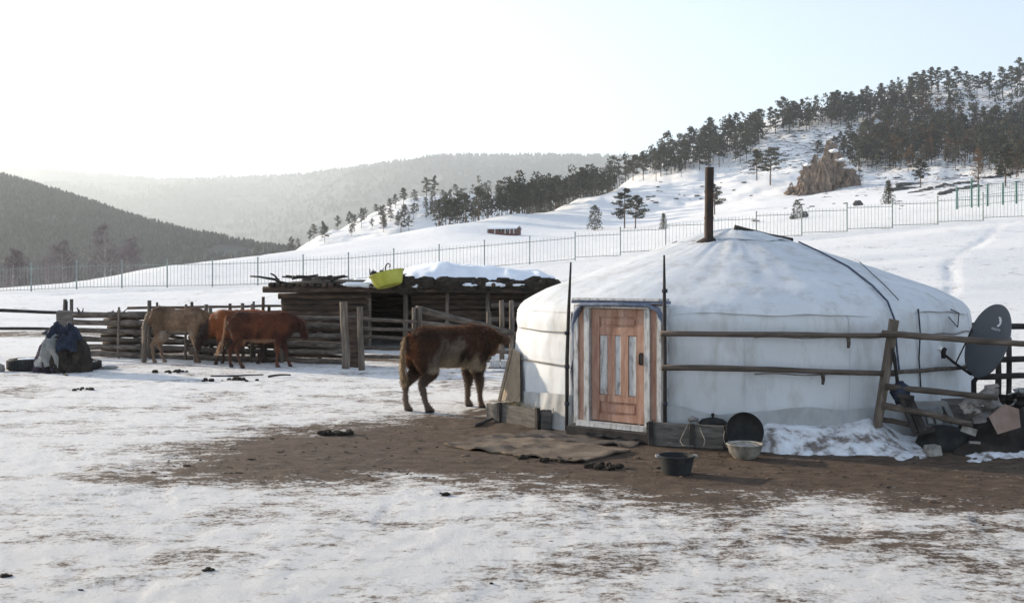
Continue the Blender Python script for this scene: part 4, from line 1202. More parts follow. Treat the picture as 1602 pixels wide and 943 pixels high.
DOOR_A = math.radians(231.5)
def ger():
    V = Vector
    o = thing('ger', 'white felt ger with salmon door and stove pipe', 'ger', (GC.x, GC.y, 0))
    def surf(name, s0, s1, ns, na, mat, off, amp=1.0, wav=0.0, seed=0, a0=0, a1=2 * math.pi):
        g = []
        for i in range(ns + 1):
            row = []
            for k in range(na + 1):
                a = a0 + (a1 - a0) * k / na; f = i / ns
                e0 = s0 + (wav * float(fbm(math.cos(a) * 4 + seed, math.sin(a) * 4, 3, 90 + seed)) if i == 0 else 0)
                e1 = s1 + (wav * float(fbm(math.cos(a) * 4 + seed, math.sin(a) * 4 + 7, 3, 91 + seed)) if wav else 0)
                s = e0 + (e1 - e0) * f
                ca, sa = math.cos(a), math.sin(a)
                w = .045 * float(fbm(ca * 5 + seed, sa * 5 + s * .9, 4, 93 + seed)) + .018 * float(fbm(ca * 22, sa * 22 + s * 2.2, 2, 96 + seed))
                z_ = float(np.interp(s, _s, _pz))
                w *= 1.0 if z_ < 1.3 else .75
                # ropes pull the wall in at two heights
                w -= .014 * (math.exp(-((z_ - 1.10) / .05) ** 2) + math.exp(-((z_ - .74) / .05) ** 2)) if name == 'wall_cover' else 0
                if name in ('wall_cover', 'skirt') and z_ < 1.42:      # opening for the door
                    da = abs((a - DOOR_A + math.pi) % (2 * math.pi) - math.pi)
                    w = w - .34 * float(sstep(.205, .150, np.array(da))) if da < .205 else w
                row.append(ger_pt(a, s, off + w * amp))
            g.append(row)
        m = MB(); m.sheet(g); return m.build(name, M[mat], o, True)
    s_at = lambda z: float(np.interp(z, _pz, _s))
    surf('wall_cover', 0, s_at(1.40), 34, 220, 'canvas', 0.0, 1.0)
    surf('roof_cover', s_at(1.335), _s[-1] - .002, 46, 220, 'canvas', .014, .5, .05, seed=3)
    surf('skirt', 0, s_at(.37), 8, 220, 'skirt', .030, 1.0, .10, 5, math.radians(-120), math.radians(60))
    surf('skirt', 0, s_at(.40), 8, 90, 'skirt', .034, 1.2, .08, 8, math.radians(150), math.radians(222))
    # crown cover: folded felt over the smoke hole
    cr = surf('crown_cover', s_at(2.20), _s[-1] - .002, 10, 120, 'canvas', .018, .5, .10, 9)
    # seam ropes on the left wall and along the eave
    ger_line([(813, 512), (850, 518), (890, 520)], .006, 'rope', 'tan_rope', o)
    ger_line([(810, 560), (850, 567), (890, 573)], .010, 'rope', 'tan_rope', o, .02)
    for z, r_, a0, a1 in ((.74, .008, 262, 385), (1.12, .008, 262, 385)):
        P = [ger_pt(math.radians(a0 + (a1 - a0) * k / 60), s_at(z) + .01 * math.sin(k * .9), .018) for k in range(61)]
        m = MB(); m.tube(P, r_, 6); m.build('rope', M['tan_rope'], o, True)
    # ropes over the roof
    ger_line([(1232, 376), (1275, 395), (1320, 418), (1358, 447), (1382, 472), (1393, 500), (1396, 540), (1400, 578)], .011, 'rope', 'blue_rope', o, .06)
    ger_line([(1433, 484), (1436, 520), (1434, 560), (1437, 608)], .009, 'rope', 'rope', o, .03)
    ger_line([(1330, 406), (1375, 446), (1398, 470)], .005, 'rope', 'rope', o, .07)
    ger_line([(1483, 484), (1496, 490), (1494, 512), (1480, 496)], .006, 'rope', 'rope', o, .03)
    # stitched seams running down the wall canvas
    for a in range(238, 372, 22):
        P = [ger_pt(math.radians(a), s_at(.1) + (s_at(1.34) - s_at(.1)) * k / 10, .022) for k in range(11)]
        m = MB(); m.tube(P, .004, 5); m.build('seam', M['canvas'], o, True)
    # crown poles
    m = MB(); m.log(W(1148, 357, 13.2), W(1240, 376, 13.1), .045, .03, 8, 5, .01); m.build('crown_pole', M['darkwood'], o, True)
    m = MB(); m.log(W(1255, 384, 13.3), W(1360, 424, 13.6), .022, .018, 7, 5, .01); m.build('crown_pole', M['darkwood'], o, True)
    # chimney
    b = ger_hit(1106, 378, -.05)
    t = W(1110, 262, b.y)
    m = MB(); m.tube([b - V((0, 0, .25)), b, b.lerp(t, .5), t], [.056, .056, .055, .056], 20, cap=False); m.tube([t, t - V((0, 0, .3))], [.051, .051], 20, cap=False)
    pipe = m.build('stove_pipe', M['pipe'], o, True, sharp=60)
    for f in (.33, .68):
        c = b.lerp(t, f); m = MB(); m.tube([c - V((0, 0, .015)), c + V((0, 0, .015))], [.0605, .0605], 20); m.build('pipe_joint', M['pipe'], pipe, True, sharp=60)
    m = MB(); m.lathe([(.058, .03), (.15, -.02), (.17, -.05)], b + V((0, 0, .04)), 20); m.build('flashing', M['pipe'], o, True)
    # ------- door: local frame w (right), n (out), z
    ang = math.radians(231.5); N = V((math.cos(ang), math.sin(ang), 0)); Tw = V((-N.y, N.x, 0)) * -1
    if Tw.x < 0: Tw = -Tw
    O = V((GC.x, GC.y, 0)) + N * (GR + .01)
    R = Matrix((Tw, N, V((0, 0, 1)))).transposed()
    # shift so that the door axis projects to photo column 970
    Yd = 1600.0
    for _ in range(30):
        px = 801 + FPX * O.x / O.y; O += Tw * ((970 - px) * O.y / FPX * .8)
    def L(w, n, z): return O + R @ V((w, n, z))
    def bx(name, w0, w1, n0, n1, z0, z1, mat, par=o, jit=0.0):
        m = MB(); m.box(L((w0 + w1) / 2, (n0 + n1) / 2, (z0 + z1) / 2), (w1 - w0, n1 - n0, z1 - z0), R, 1.0, jit); return m.build(name, M[mat], par)
    zb, zt = .17, 1.40
    hw = .355
    for sg in (-1, 1):
        def S(w0, w1): return (w0, w1) if sg > 0 else (-w1, -w0)
        bx('frame_board', *S(hw, hw + .066), -.10, .085, zb - .05, zt + .055, 'white_paint')
        bx('frame_board', *S(hw + .068, hw + .150), -.10, .060, zb - .05, zt + .05, 'salmon')
        bx('frame_board', *S(hw + .152, hw + .205), -.10, .080, zb - .05, zt + .04, 'white_paint')
    bx('frame_board', -hw + .001, hw - .001, -.10, .083, zt + .006, zt + .052, 'white_paint')
    bx('lintel', -hw - .22, hw + .22, -.10, .105, zt + .057, zt + .09, 'blue_paint')
    bx('lintel', -hw - .20, hw + .20, -.10, .12, zt + .092, zt + .115, 'white_paint')
    bx('threshold', -hw - .14, hw + .14, -.08, .13, zb - .065, zb - .012, 'white_paint', jit=.004)
    bx('threshold', -hw - .21, hw + .21, -.06, .22, .01, zb - .07, 'darkwood', jit=.006)
    d = bx('door', -hw + .008, hw - .008, .0, .030, zb, zt, 'salmon')
    def sub(name, w0, w1, z0, z1, mat, n0=.031, n1=.046): return bx(name, w0, w1, n0, n1, z0, z1, mat, d)
    e = hw - .01
    # stiles and rails stand proud of the panels
    for (w0, w1, z0, z1) in ((-e, -e + .105, zb + .003, zt - .003), (e - .105, e, zb + .003, zt - .003), (-e + .107, e - .107, zt - .085, zt - .004), (-e + .107, e - .107, 1.115, 1.20), (-e + .107, e - .107, .385, .455), (-e + .107, e - .107, zb + .004, zb + .075),
                             (-e + .107 + .105, -e + .107 + .20, .457, 1.113), (e - .107 - .20, e - .107 - .105, .457, 1.113)):
        sub('rail' if abs(w1 - w0) > .25 else 'stile', w0, w1, z0, z1, 'salmon')
    for (w0, w1) in ((-e + .112, -e + .107 + .100), (-.05, .05), (e - .107 - .100, e - .112)):
        sub('panel', w0 + .003, w1 - .003, .465, 1.105, 'white_paint', .030, .038)
    sub('panel', -e + .135, e - .135, 1.225, 1.29, 'salmon', .031, .042)
    sub('panel', -e + .135, e - .135, zb + .105, .355, 'salmon', .031, .042)
    m = MB(); m.box(L(e - .045, .052, .87), (.04, .012, .13), R); m.build('lock_plate', M['darkwood'], d)
    m = MB(); m.tube([L(e - .045, .055, .93), L(e - .045, .09, .92), L(e - .045, .09, .82), L(e - .045, .055, .81)], .009, 7); m.build('handle', M['black'], d, True)
    # blue cloth binding round the opening
    P = [L(-hw - .225, .03, .55), L(-hw - .225, .035, .95), L(-hw - .22, .05, 1.22), L(-hw - .16, .08, 1.36), L(-hw - .06, .13, 1.445), L(0, .14, 1.45), L(hw + .06, .13, 1.445), L(hw + .17, .08, 1.40), L(hw + .22, .05, 1.25), L(hw + .225, .04, .9)]
    m = MB(); m.tube(P, [(.018, .018), (.025, .02), (.04, .03), (.045, .035), (.03, .02), (.025, .02), (.03, .02), (.04, .03), (.03, .025), (.018, .018)], 8); m.build('door_binding', M['blue_paint'], o, True)
    m = MB()
    g = []
    for i in range(8):
        t_ = i / 7; g.append([L(-hw - .30 + .035 * math.sin(i * 1.7), -.03, .18 + 1.16 * t_), L(-hw - .24, .03 + .02 * math.sin(i * 2.1), .18 + 1.16 * t_), L(-hw - .19, .035, .18 + 1.16 * t_)])
    m.sheet(g, N * -.02); m.build('door_binding', M['navy'], o, True)
    # poles either side of the door: tapered, tied to the wall
    for (pxb, pxt, row, off, lab) in ((887, 893, 410, .0, 'thin dark pole standing left of the ger door'), (1040, 1039, 399, .0, 'thin dark pole standing right of the ger door')):
        Yp = (ger_hit(pxb + 2, 600).y - .10) if pxb < 1000 else 10.62
        t = thing('pole', lab, 'pole', (X(pxb, Yp), Yp, 0))
        m = MB(); m.tube([V((X(pxb, Yp), Yp, 0)), W(pxb, 560, Yp), W((pxb + pxt) / 2, 480, Yp), W(pxt, row, Yp)], [.023, .022, .019, .010], 9, wob=.05); m.build('shaft', M['darkwood'], t, True)
        for r_ in ((521, 573, 631) if pxb < 1000 else (455, 631)):
            c = W(pxb, r_, Yp); m = MB(); m.tube([c + V((0, 0, -.02)), c + V((0, 0, .02))], [.03, .03], 9); m.build('tie', M['rope'], t, True)
random.seed(9)
ger()

def base_boards():
    V = Vector
    # feed trough left of the door
    A = G(763, 656); B = G(842, 670); C = G(862, 671)
    t = thing('feed_trough', 'grey plank feed trough with hay beside the calf', 'trough', (A.x, A.y, 0))
    d = (B - A).normalized(); n = V((-d.y, d.x, 0));
    if n.y < 0: n = -n
    h = .215
    def bd(name, p, q, z0, z1, th, mat='plank'):
        m = MB(); m.beam(p + V((0, 0, (z0 + z1) / 2)), q + V((0, 0, (z0 + z1) / 2)), th, z1 - z0, jit=.006); return m.build(name, M[mat], t)
    q1 = A.lerp(B, .27)
    bd('board', A, q1, .0, .20, .03); bd('board', q1 + d * .035, B, .0, .22, .03)
    bd('board', A + n * .50, B + n * .50, 0, .2, .03); bd('end_board', A + n * .02, A + n * .48, 0, .19, .03); bd('end_board', B + n * .02, B + n * .48, 0, .21, .03)
    for p in (q1 + d * .015, B + d * .02):
        m = MB(); m.box(p - n * .03 + V((0, 0, .115)), (.045, .04, .25), Matrix.Rotation(math.atan2(d.y, d.x), 3, 'Z'), 1, .004); m.build('batten', M['darkwood'], t)
    m = MB(); m.beam(B + d * .05 + V((0, 0, .11)), C + V((0, 0, .11)), .03, .22); m.build('board', M['plank'], t)
    m = MB(); rg = random.Random(2)
    for i in range(520):        # hay
        f = rg.random(); p = A.lerp(B, f) + n * rg.uniform(.04, .46) + V((0, 0, rg.uniform(.13, .235)))
        a = rg.uniform(0, 6.28); e = V((math.cos(a), math.sin(a), rg.uniform(-.25, .3))) * rg.uniform(.05, .14); w = V((-e.y, e.x, .3 * e.x)).normalized() * .004
        m.add([p - w, p + w, p + e], [(0, 1, 2)])
    hp = MB(); hp.sheet([[A.lerp(B, i / 14) + n * (.03 + .44 * j / 6) + V((0, 0, .13 + .10 * float(fbm(i * .5, j * .5, 2, 5)) + .03)) for i in range(15)] for j in range(7)]); hp.build('hay_bed', M['hay'], t, True)
    tag(m.build('hay', M['hay'], t), kind='stuff')
    # dark box between the trough and the door
    t2 = thing('dark_box', 'dark board box left of the door threshold', 'box', (C.x, C.y, 0))
    D = G(903, 674)
    m = MB(); m.beam(C + V((.03, .02, .12)), D + V((0, .02, .12)), .03, .235, jit=.006); m.build('board', M['darkwood'], t2)
    m = MB(); m.beam(C + V((.03, .05, .10)), C + V((.18, .48, .10)), .03, .2); m.build('end_board', M['darkwood'], t2)
    m = MB(); m.beam(C + V((.05, .25, .20)), D + V((.05, .25, .20)), .40, .03); m.build('lid', M['darkwood'], t2)
    # planks banked against the wall right of the door
    E = G(1014, 695); F = G(1138, 703)
    t3 = thing('plank_bank', 'weathered planks banked against the ger right of the door', 'planks', (E.x, E.y, 0))
    for z0, z1 in ((0.0, .115), (.118, .235)):
        m = MB(); m.beam(E + V((0, 0, (z0 + z1) / 2)), F + V((0, 0, (z0 + z1) / 2)), .03, z1 - z0, jit=.006); m.build('plank', M['plank'], t3)
    for p in (E.lerp(F, .03), E.lerp(F, .55), E.lerp(F, .97)):
        m = MB(); m.box(p + V((0, -.035, .12)), (.05, .035, .25), None, 1, .004); m.build('stake', M['darkwood'], t3)
    m = MB(); m.beam(E + V((0, .03, .12)), E + V((.10, .30, .12)), .03, .22, jit=.006); m.build('end_plank', M['plank'], t3)
    g = [[E.lerp(F, i / 12) + V((0, .03 + .32 * j / 4, .20 + .03 * float(fbm(i, j, 2, 8)))) for i in range(13)] for j in range(5)]
    m = MB(); m.sheet(g); m.build('earth_fill', M['dung'], t3, True)
    # leaning plywood sheet at the left side of the ger
    t4 = thing('leaning_board', 'pale board leaning on the left side of the ger', 'board', G(800, 640))
    a = W(793, 626, 13.0); b = W(812, 545, 13.25); c = W(822, 552, 12.75); e = W(823, 628, 12.5)
    sh = V((-.07, -.04, 0)); a, b, c, e = a + sh, b + sh, c + sh, e + sh
    m = MB(); m.sheet([[a, e], [b, c]], V((-.02, .01, 0))); m.build('sheet', M['lath'], t4)
    m = MB(); m.beam(a + V((-.02, 0, 0)), b + V((-.02, 0, 0)), .04, .04); m.build('edge_batten', M['lath'], t4)
    # drifted bank right of the door
    m = MB(); g = []
    N1, N2 = 70, 22
    for i in range(N1 + 1):
        f = i / N1; px = 1186 + (1450 - 1186) * f; row = []
        back = ger_hit(px, 640); back = back if back else W(px, 640, 11.6)
        yb = back.y + .05; yf = np.interp(px, [1186, 1230, 1300, 1380, 1420, 1450], [10.25, 10.08, 10.02, 10.0, 9.95, 10.1])
        hb = np.interp(px, [1186, 1200, 1250, 1310, 1360, 1380, 1410, 1450], [.17, .24, .22, .22, .28, .22, .10, .04])
        for j in range(N2 + 1):
            u = j / N2; y = yf + (yb - yf) * u + .10 * float(fbm(px / 14, u * 3, 2, 3)) * (1 - u)
            e = math.sin(min(1, u * 1.15) * math.pi / 2) ** .9
            z = -.02 + (hb + .02) * e + .035 * float(fbm(px / 22, y * 2.5, 4, 14)) * min(1, u * 5) * (1 - .6 * u)
            row.append(V((X(px, y), y, z)))
        g.append(row)
    m.sheet(g); tag(m.build('snow_bank', M['banksnow'], None, True), 'soiled snow bank drifted against the ger right of the pots', 'snow bank')
    m = MB(); g = []
    for i in range(50):
        px = 1390 + (1680 - 1390) * i / 49; row = []
        for j in range(16):
            u = j / 15; y = 9.55 + .12 * float(fbm(px / 40, 2, 2, 4)) + 2.2 * u
            row.append(V((X(px, y), y, -.045 + .075 * math.sin(min(1, u * 1.6) * math.pi / 2) + .10 * float(fbm(px / 30, y * 2, 4, 19)))))
        g.append(row)
    m.sheet(g); tag(m.build('snow_patch', M['banksnow'], None, True), 'lumpy dirty snow under the rubbish at right', 'snow patch')
random.seed(14)
base_boards()

# ------------------------------------------------------------------ rail fence in front of the ger, dish, rubbish
def front_fence():
    V = Vector
    o = thing('rail_fence', 'pole rail fence with leaning post passing the ger wall', 'fence', (X(1380, 10.5), 10.45, 0))
    Yr = 10.42
    def rail(a, b, r, n='rail', Y0=Yr, Y1=Yr):
        m = MB(); m.log(W(*a, Y0), W(*b, Y1), r, r * .85, 9, 8, .012, .05); m.build(n, M['rail'], o, True)
    rail((1034, 522), (1404, 525), .030); rail((1034, 574.5), (1400, 585), .032)
    rail((1380, 521), (1625, 539), .036, Y0=Yr - .07, Y1=Yr - .2); rail((1395, 583), (1530, 573), .024, Y0=Yr + .05, Y1=11.5)
    rail((1385, 605), (1560, 622), .034, Y0=Yr - .06, Y1=10.2); rail((1382, 634), (1520, 664), .036, Y0=Yr - .07, Y1=10.1)
    rail((1376, 655), (1462, 672), .03, Y0=Yr + .05, Y1=10.35)
    m = MB(); m.beam(W(1372, 668, Yr), W(1399, 500, Yr), .06, .11, (0, 1, 0), .006); m.build('post', M['logz'], o)
    for a, r in ((1327, 526), (1287, 583)):
        m = MB(); m.tube([W(a, r, Yr), W(a + 1, r + 12, Yr - .02), W(a, r + 18, Yr - .01)], [.022, .018, .014], 6); m.build('peg', M['rail'], o, True)
    P = [W(1396, 545, Yr - .05), W(1399, 560, Yr - .06), W(1402, 580, Yr - .06), W(1404, 598, Yr - .06)]
    m = MB(); m.tube(P, [.016, .022, .015, .02], 7); m.build('chain', M['black'], o, True)
    # far yard fence seen past the dish
    o2 = thing('yard_rail', 'dark pole fence behind the dish at right edge', 'fence', (X(1575, 13.4), 13.4, 0))
    for r0, r1 in ((509, 510), (563, 559), (590, 587)):
        m = MB(); m.log(W(1520, r0, 13.4), W(1660, r1, 13.2), .042, .036, 8, 4, .012); m.build('rail', M['darkwood'], o2, True)
    for px, r in ((1562, 560), (1578, 528), (1640, 505)):
        m = MB(); m.log(V((X(px, 13.45), 13.48, -.05)), W(px, r, 13.48), .05 if px == 1562 else .036, .035, 8, 3, .01); m.build('post', M['darkwood'], o2, True)
def dish():
    V = Vector
    Yd = 11.15; c = W(1544, 533, Yd)
    o = thing('satellite_dish', 'dark grey satellite dish with white logo on a mast', 'dish', (X(1528, Yd), Yd, 0))
    ang = math.radians(200)          # where the bowl looks
    N = V((math.cos(ang) * .97, math.sin(ang) * .97, .24)).normalized(); S = V((-N.y, N.x, 0)).normalized()
    if S.x < 0: S = -S
    U = S.cross(N) if S.cross(N).z > 0 else N.cross(S)
    a, b = .285, .415
    tilt = math.radians(12)
    S2 = S * math.cos(tilt) - U * math.sin(tilt); U2 = U * math.cos(tilt) + S * math.sin(tilt)
    def P(x, y, off=0.0): rr = (x / a) ** 2 + (y / b) ** 2; return c + S2 * x + U2 * y + N * (-.055 * (1 - rr) + off)
    for nm, off in (('bowl', 0.0),):
        m = MB(); vs = []; n = 56; rings = [0, .25, .5, .75, .93, 1.0]
        for q in rings:
            for k in range(n):
                w = 2 * math.pi * k / n; vs.append(P(a * q * math.cos(w), b * q * math.sin(w)))
        for q in (1.0, .985, .5, 0):
            for k in range(n):
                w = 2 * math.pi * k / n; vs.append(P(a * q * 1.012 * math.cos(w), b * q * 1.012 * math.sin(w), -.016))
        R_ = len(rings) + 4
        m.add(vs, [(i * n + k, i * n + (k + 1) % n, (i + 1) * n + (k + 1) % n, (i + 1) * n + k) for i in range(R_ - 1) for k in range(n)])
        bowl = m.build(nm, M['dish'], o, True, sharp=45)
    # logo: swept crescent with a notch, wordmark under it
    m = MB(); pts = []
    for k in range(15):
        w = math.radians(105 - 205 * k / 14); pts.append((.044 * math.cos(w), .056 * math.sin(w)))
    inn = []
    for k in range(15):
        w = math.radians(98 - 190 * k / 14); inn.append((-.012 + .030 * math.cos(w) * (.75 + .25 * math.sin(k)), .041 * math.sin(w) - .004))
    cx, cy = .03, .235
    vs = [P(cx + x, cy + y, .004) for x, y in pts] + [P(cx + x, cy + y, .004) for x, y in inn]
    m.add(vs, [(i, i + 1, 15 + i + 1, 15 + i) for i in range(14)]); m.build('logo', M['logo'], bowl)
    cu = bpy.data.curves.new('wordmark', 'FONT'); cu.body = 'ddishTV'; cu.size = .040; cu.align_x = 'CENTER'; cu.extrude = .0006
    ob = bpy.data.objects.new('wordmark_tmp', cu); COL.objects.link(ob)
    bpy.context.view_layer.update()
    me = bpy.data.meshes.new_from_object(ob.evaluated_get(bpy.context.evaluated_depsgraph_get()))
    for v in me.vertices:
        q = P(.02 + v.co.x, .135 + v.co.y, .004 + v.co.z); v.co = q - o.location
    bpy.data.objects.remove(ob)
    me.materials.clear(); me.materials.append(M['logo'])
    w_ = bpy.data.objects.new('wordmark', me); COL.objects.link(w_); w_.parent = bowl
    # feed arm, struts, head
    low = P(-.05, -b * .97, .01); tip = W(1476, 553, 10.85)
    kn = low.lerp(tip, .62) + V((0, 0, -.01))
    m = MB(); m.tube([low, kn, tip], [.016, .015, .013], 8); m.build('feed_arm', M['black'], o, True)
    for q in (P(-a * .93, .06), P(-a * .98, -.10)):
        m = MB(); m.tube([low.lerp(tip, .55), q], .008, 6); m.build('strut', M['black'], o, True)
    m = MB(); m.tube([tip + V((0, 0, -.05)), tip + V((0, 0, .03)), tip + V((.02, -.01, .06))], [.024, .028, .02], 8); hd = m.build('feed_head', M['black'], o, True)
    m = MB(); m.tube([tip + V((-.015, 0, .045)), tip + V((-.05, .02, .06))], [.03, .027], 10); m.build('cap', M['logo'], hd, True)
    m = MB(); m.tube([V((X(1530, Yd), Yd + .1, -.1)), V((X(1530, Yd), Yd + .1, .60)), c - N * .10 - U * .22], [.028, .028, .024], 10); m.build('mast', M['darkwood'], o, True)
def rubbish():
    V = Vector
    # black basin upside down
    p = G(1483, 703); t = thing('black_basin', 'upturned sooty black cauldron on snow beside white block', 'basin', p)
    m = MB(); m.lathe([(.275, 0.0), (.285, .015), (.27, .05), (.235, .13), (.17, .195), (.09, .225), (0, .235)], (0, .1, 0), 32); m.build('bowl', M['black'], t, True, True, 60)
    m = MB(); m.lathe([(.27, .0), (.30, .0), (.30, .02), (.27, .02)], (0, .1, 0), 32); m.build('rim', M['black'], t, True, True, 40)
    p = G(1458, 711); t = thing('white_block', 'small white block in front of the black basin', 'block', p)
    m = MB(); m.box((0, 0, .045), (.165, .12, .095), Matrix.Rotation(.3, 3, 'Z'), .72, .01); m.build('block', M['enamel'], t, local=True)
    # wooden frames: two broken chairs / crates
    t = thing('wooden_frame', 'broken grey wooden frame propped behind the fence rails', 'frame', W(1440, 668, 10.75) * 1.0)
    Y = 10.75
    for a, b in (((1428, 632), (1478, 630)), ((1432, 645), (1474, 645)), ((1476, 630), (1492, 662)), ((1426, 632), (1432, 668)), ((1462, 642), (1468, 664)), ((1450, 644), (1456, 664))):
        m = MB(); m.beam(W(*a, Y), W(*b, Y - .05), .05, .06, (0, 1, 0), .004); m.build('slat', M['canvas_grey'], t)
    t = thing('slatted_chair', 'dark leaning slatted chair back by the leaning post', 'chair', W(1430, 680, 10.3))
    for a, b in (((1408, 620), (1432, 676)), ((1416, 620), (1440, 676)), ((1424, 622), (1446, 674)), ((1404, 618), (1430, 622)), ((1428, 678), (1462, 672))):
        m = MB(); m.beam(W(*a, 10.3), W(*b, 10.25), .04, .045, (0, 1, 0), .004); m.build('slat', M['darkwood'], t)
    m = MB(); m.blob(W(1408, 614, 10.36), (.09, .06, .12), 6, 9, .25); m.build('hanging_cloth', M['navy'], t, True)
    # rubbish mound
    c = W(1590, 668, 10.6)
    t = thing('rubbish_mound', 'brown mound of rubbish and earth at the right edge', 'heap', (c.x, c.y, 0))
    g = []
    for i in range(30):
        q = i / 29; row = []
        for j in range(22):
            px = 1490 + (1700 - 1490) * q; y = 9.95 + 1.9 * j / 21; e = math.sin(math.pi * min(1, max(0, q * .9 + .02))) ** .7 * math.sin(math.pi * j / 21) ** .6
            row.append(V((X(px, y), y, -.03 + e * (.42 + .35 * float(fbm(px / 28, y * 2, 3, 28))))))
        g.append(row)
    m = MB(); m.sheet(g); m.build('mound', M['brown_sack'], t, True)
    def rag(name, cpx, crow, Yc, w, h, mat, seed, lab, cat, rot=0):
        c = W(cpx, crow, Yc); g = []
        for i in range(12):
            row = []
            for j in range(12):
                u, v = i / 11 - .5, j / 11 - .5
                x = u * w * (1 + .5 * float(fbm(v * 3 + seed, 1, 2, 31))); z = v * h * (1 + .5 * float(fbm(u * 3 + seed, 5, 2, 32)))
                x, z = x * math.cos(rot) - z * math.sin(rot), x * math.sin(rot) + z * math.cos(rot)
                row.append(c + V((x, .18 * float(fbm(u * 4 + seed, v * 4, 3, 33)) + .35 * z, z)))
            g.append(row)
        m = MB(); m.sheet(g, V((0, .015, 0))); tag(m.build(name, M[mat], None, True, sharp=35), lab, cat)
    rag('rag', 1540, 633, 10.25, .40, .26, 'rag', 2, 'pale crumpled rag hanging on the rubbish below the dish', 'rag', .45)
    rag('rag', 1521, 640, 10.2, .14, .16, 'rag', 6, 'small pale rag end left of the crumpled rag', 'rag', -.3)
    rag('rag', 1582, 630, 10.4, .34, .20, 'brown_sack', 4, 'brown sackcloth lying over the top of the rubbish', 'rag', .3)
    rag('rag', 1598, 622, 10.5, .30, .14, 'canvas_grey', 9, 'grey cloth strip on the rubbish at the right edge', 'rag', .2)
    # flattened carton
    Y = 10.0
    q = [W(1547, 652, Y), W(1561, 679, Y - .04), W(1597, 668, Y), W(1594, 640, Y + .08), W(1572, 632, Y + .12)]
    m = MB(); b = [p + V((.01, .03, 0)) for p in q]
    m.add(q + b, [(0, 1, 2, 3, 4), (9, 8, 7, 6, 5)] + [(i, 5 + i, 5 + (i + 1) % 5, (i + 1) % 5) for i in range(5)])
    tag(m.build('carton', M['carton'], None), 'faded pinkish carton flap leaning on the rubbish', 'carton')
    # boards behind, dark plastic in front
    m = MB(); m.sheet([[W(1478, 660, 10.7), W(1522, 668, 10.6)], [W(1474, 624, 10.8), W(1524, 622, 10.75)]], V((0, .03, 0))); tag(m.build('board', M['plank'], None), 'grey green board standing between frame and rag', 'board')
    m = MB(); m.blob(G(1535, 702) + V((0, 0, .06)), (.22, .15, .10), 6, 12, .25); tag(m.build('plastic_bag', M['rubber'], None, True), 'black plastic bag on the snow right of the basin', 'bag')
    m = MB(); m.box(W(1516, 673, 10.15), (.15, .02, .07), Matrix.Rotation(.35, 3, 'Y')); tag(m.build('tin_cover', M['enamel'], None), 'pale flat tin sheet lying on top of the black basin rim', 'tin')
    m = MB(); m.box(W(1525, 692, 9.85), (.10, .03, .02), Matrix.Rotation(.05, 3, 'Y')); tag(m.build('pale_stick', M['rag'], None), 'short pale stick on the black plastic bag', 'stick')
random.seed(6)
front_fence(); dish(); rubbish()

# ------------------------------------------------------------------ pots, mats, small things in the yard
def pots():
    V = Vector
    p = G(1058, 740); t = thing('bucket', 'small dark rubber feed bucket standing on bare soil', 'bucket', p)
    m = MB(); m.lathe([(0, .012), (.118, .012), (.125, .0), (.128, .01), (.158, .148), (.168, .152), (.168, .163), (.150, .163), (.143, .145), (.118, .02), (0, .02)], (0, 0, 0), 36); m.build('tub', M['rubber'], t, True, True, 40)
    for sg in (-1, 1):
        m = MB(); m.box((sg * .168, 0, .155), (.03, .07, .018), None, 1, .002); m.build('lug', M['aluminium'], t, local=True)
    # tipped cauldron over an enamel bowl
    p = G(1165, 716); t = thing('enamel_bowl', 'chipped pale enamel pail in front of the black pan', 'pail', p)
    m = MB(); m.lathe([(0, .0), (.10, .0), (.145, .05), (.17, .13), (.178, .135), (.172, .142), (.162, .13), (.135, .055), (.09, .012), (0, .012)], (0, 0, 0), 32); m.build('bowl', M['enamel'], t, True, True, 45)
    P = [V((-.17, 0, .13)) + V((.34 * k / 12, -.10 * math.sin(math.pi * k / 12), .05 * math.sin(math.pi * k / 12) - .02 * k / 12)) for k in range(13)]
    m = MB(); m.tube(P, .005, 5); m.build('wire_handle', M['tan_rope'], t, True, True)
    p = G(1166, 706); t = thing('black_pan', 'big sooty round pan propped upright against the planks', 'pan', p)
    R = Matrix.Rotation(math.radians(72), 3, 'X') @ Matrix.Rotation(0, 3, 'Z')
    m = MB(); m.lathe([(0, -.03), (.11, -.025), (.17, .015), (.19, .05), (.183, .055), (.163, .022), (.105, -.012), (0, -.018)], (0, .06, .19), 36, R); m.build('dish', M['black'], t, True, True, 50)
    P = [V((-.2, .03, .20)), V((-.225, -.02, .13)), V((-.20, -.05, .06)), V((-.14, -.06, .03))]
    m = MB(); m.tube(P, .006, 5); m.build('wire_handle', M['tan_rope'], t, True, True)
    Yp = 10.62; p = V((X(1115, Yp), Yp, .225)); t = thing('pan_lid', 'black pan lid with knob lying on the plank bank', 'lid', p)
    m = MB(); m.lathe([(.14, .0), (.145, .012), (.11, .045), (.04, .06), (0, .062)], (0, 0, 0), 28); m.build('lid', M['black'], t, True, True); m = MB(); m.lathe([(.012, .06), (.012, .085), (.02, .09), (.014, .105), (0, .108)], (0, 0, 0), 12); m.build('knob', M['black'], t, True, True)
    # rope loop hanging over the plank bank
    P = [W(1083, 655, 10.8), W(1074, 668, 10.33), W(1064, 689, 10.25), W(1068, 696, 10.2), W(1085, 698, 10.1)]
    P2 = [W(1091, 658, 10.7), W(1096, 672, 10.33), W(1103, 688, 10.28), W(1101, 698, 10.2)]
    t = thing('rope_loop', 'pale thin rope looped over the planks beside the pan', 'rope', P[2])
    for q in (P, P2):
        m = MB(); m.tube(q, .0055, 6); m.build('strand', M['tan_rope'], t, True)
    m = MB(); m.blob(W(1086, 655, 10.7), (.07, .05, .035), 5, 8, .3); tag(m.build('rag', M['rag'], None, True), 'small pale rag on the plank bank beside the lid', 'rag')
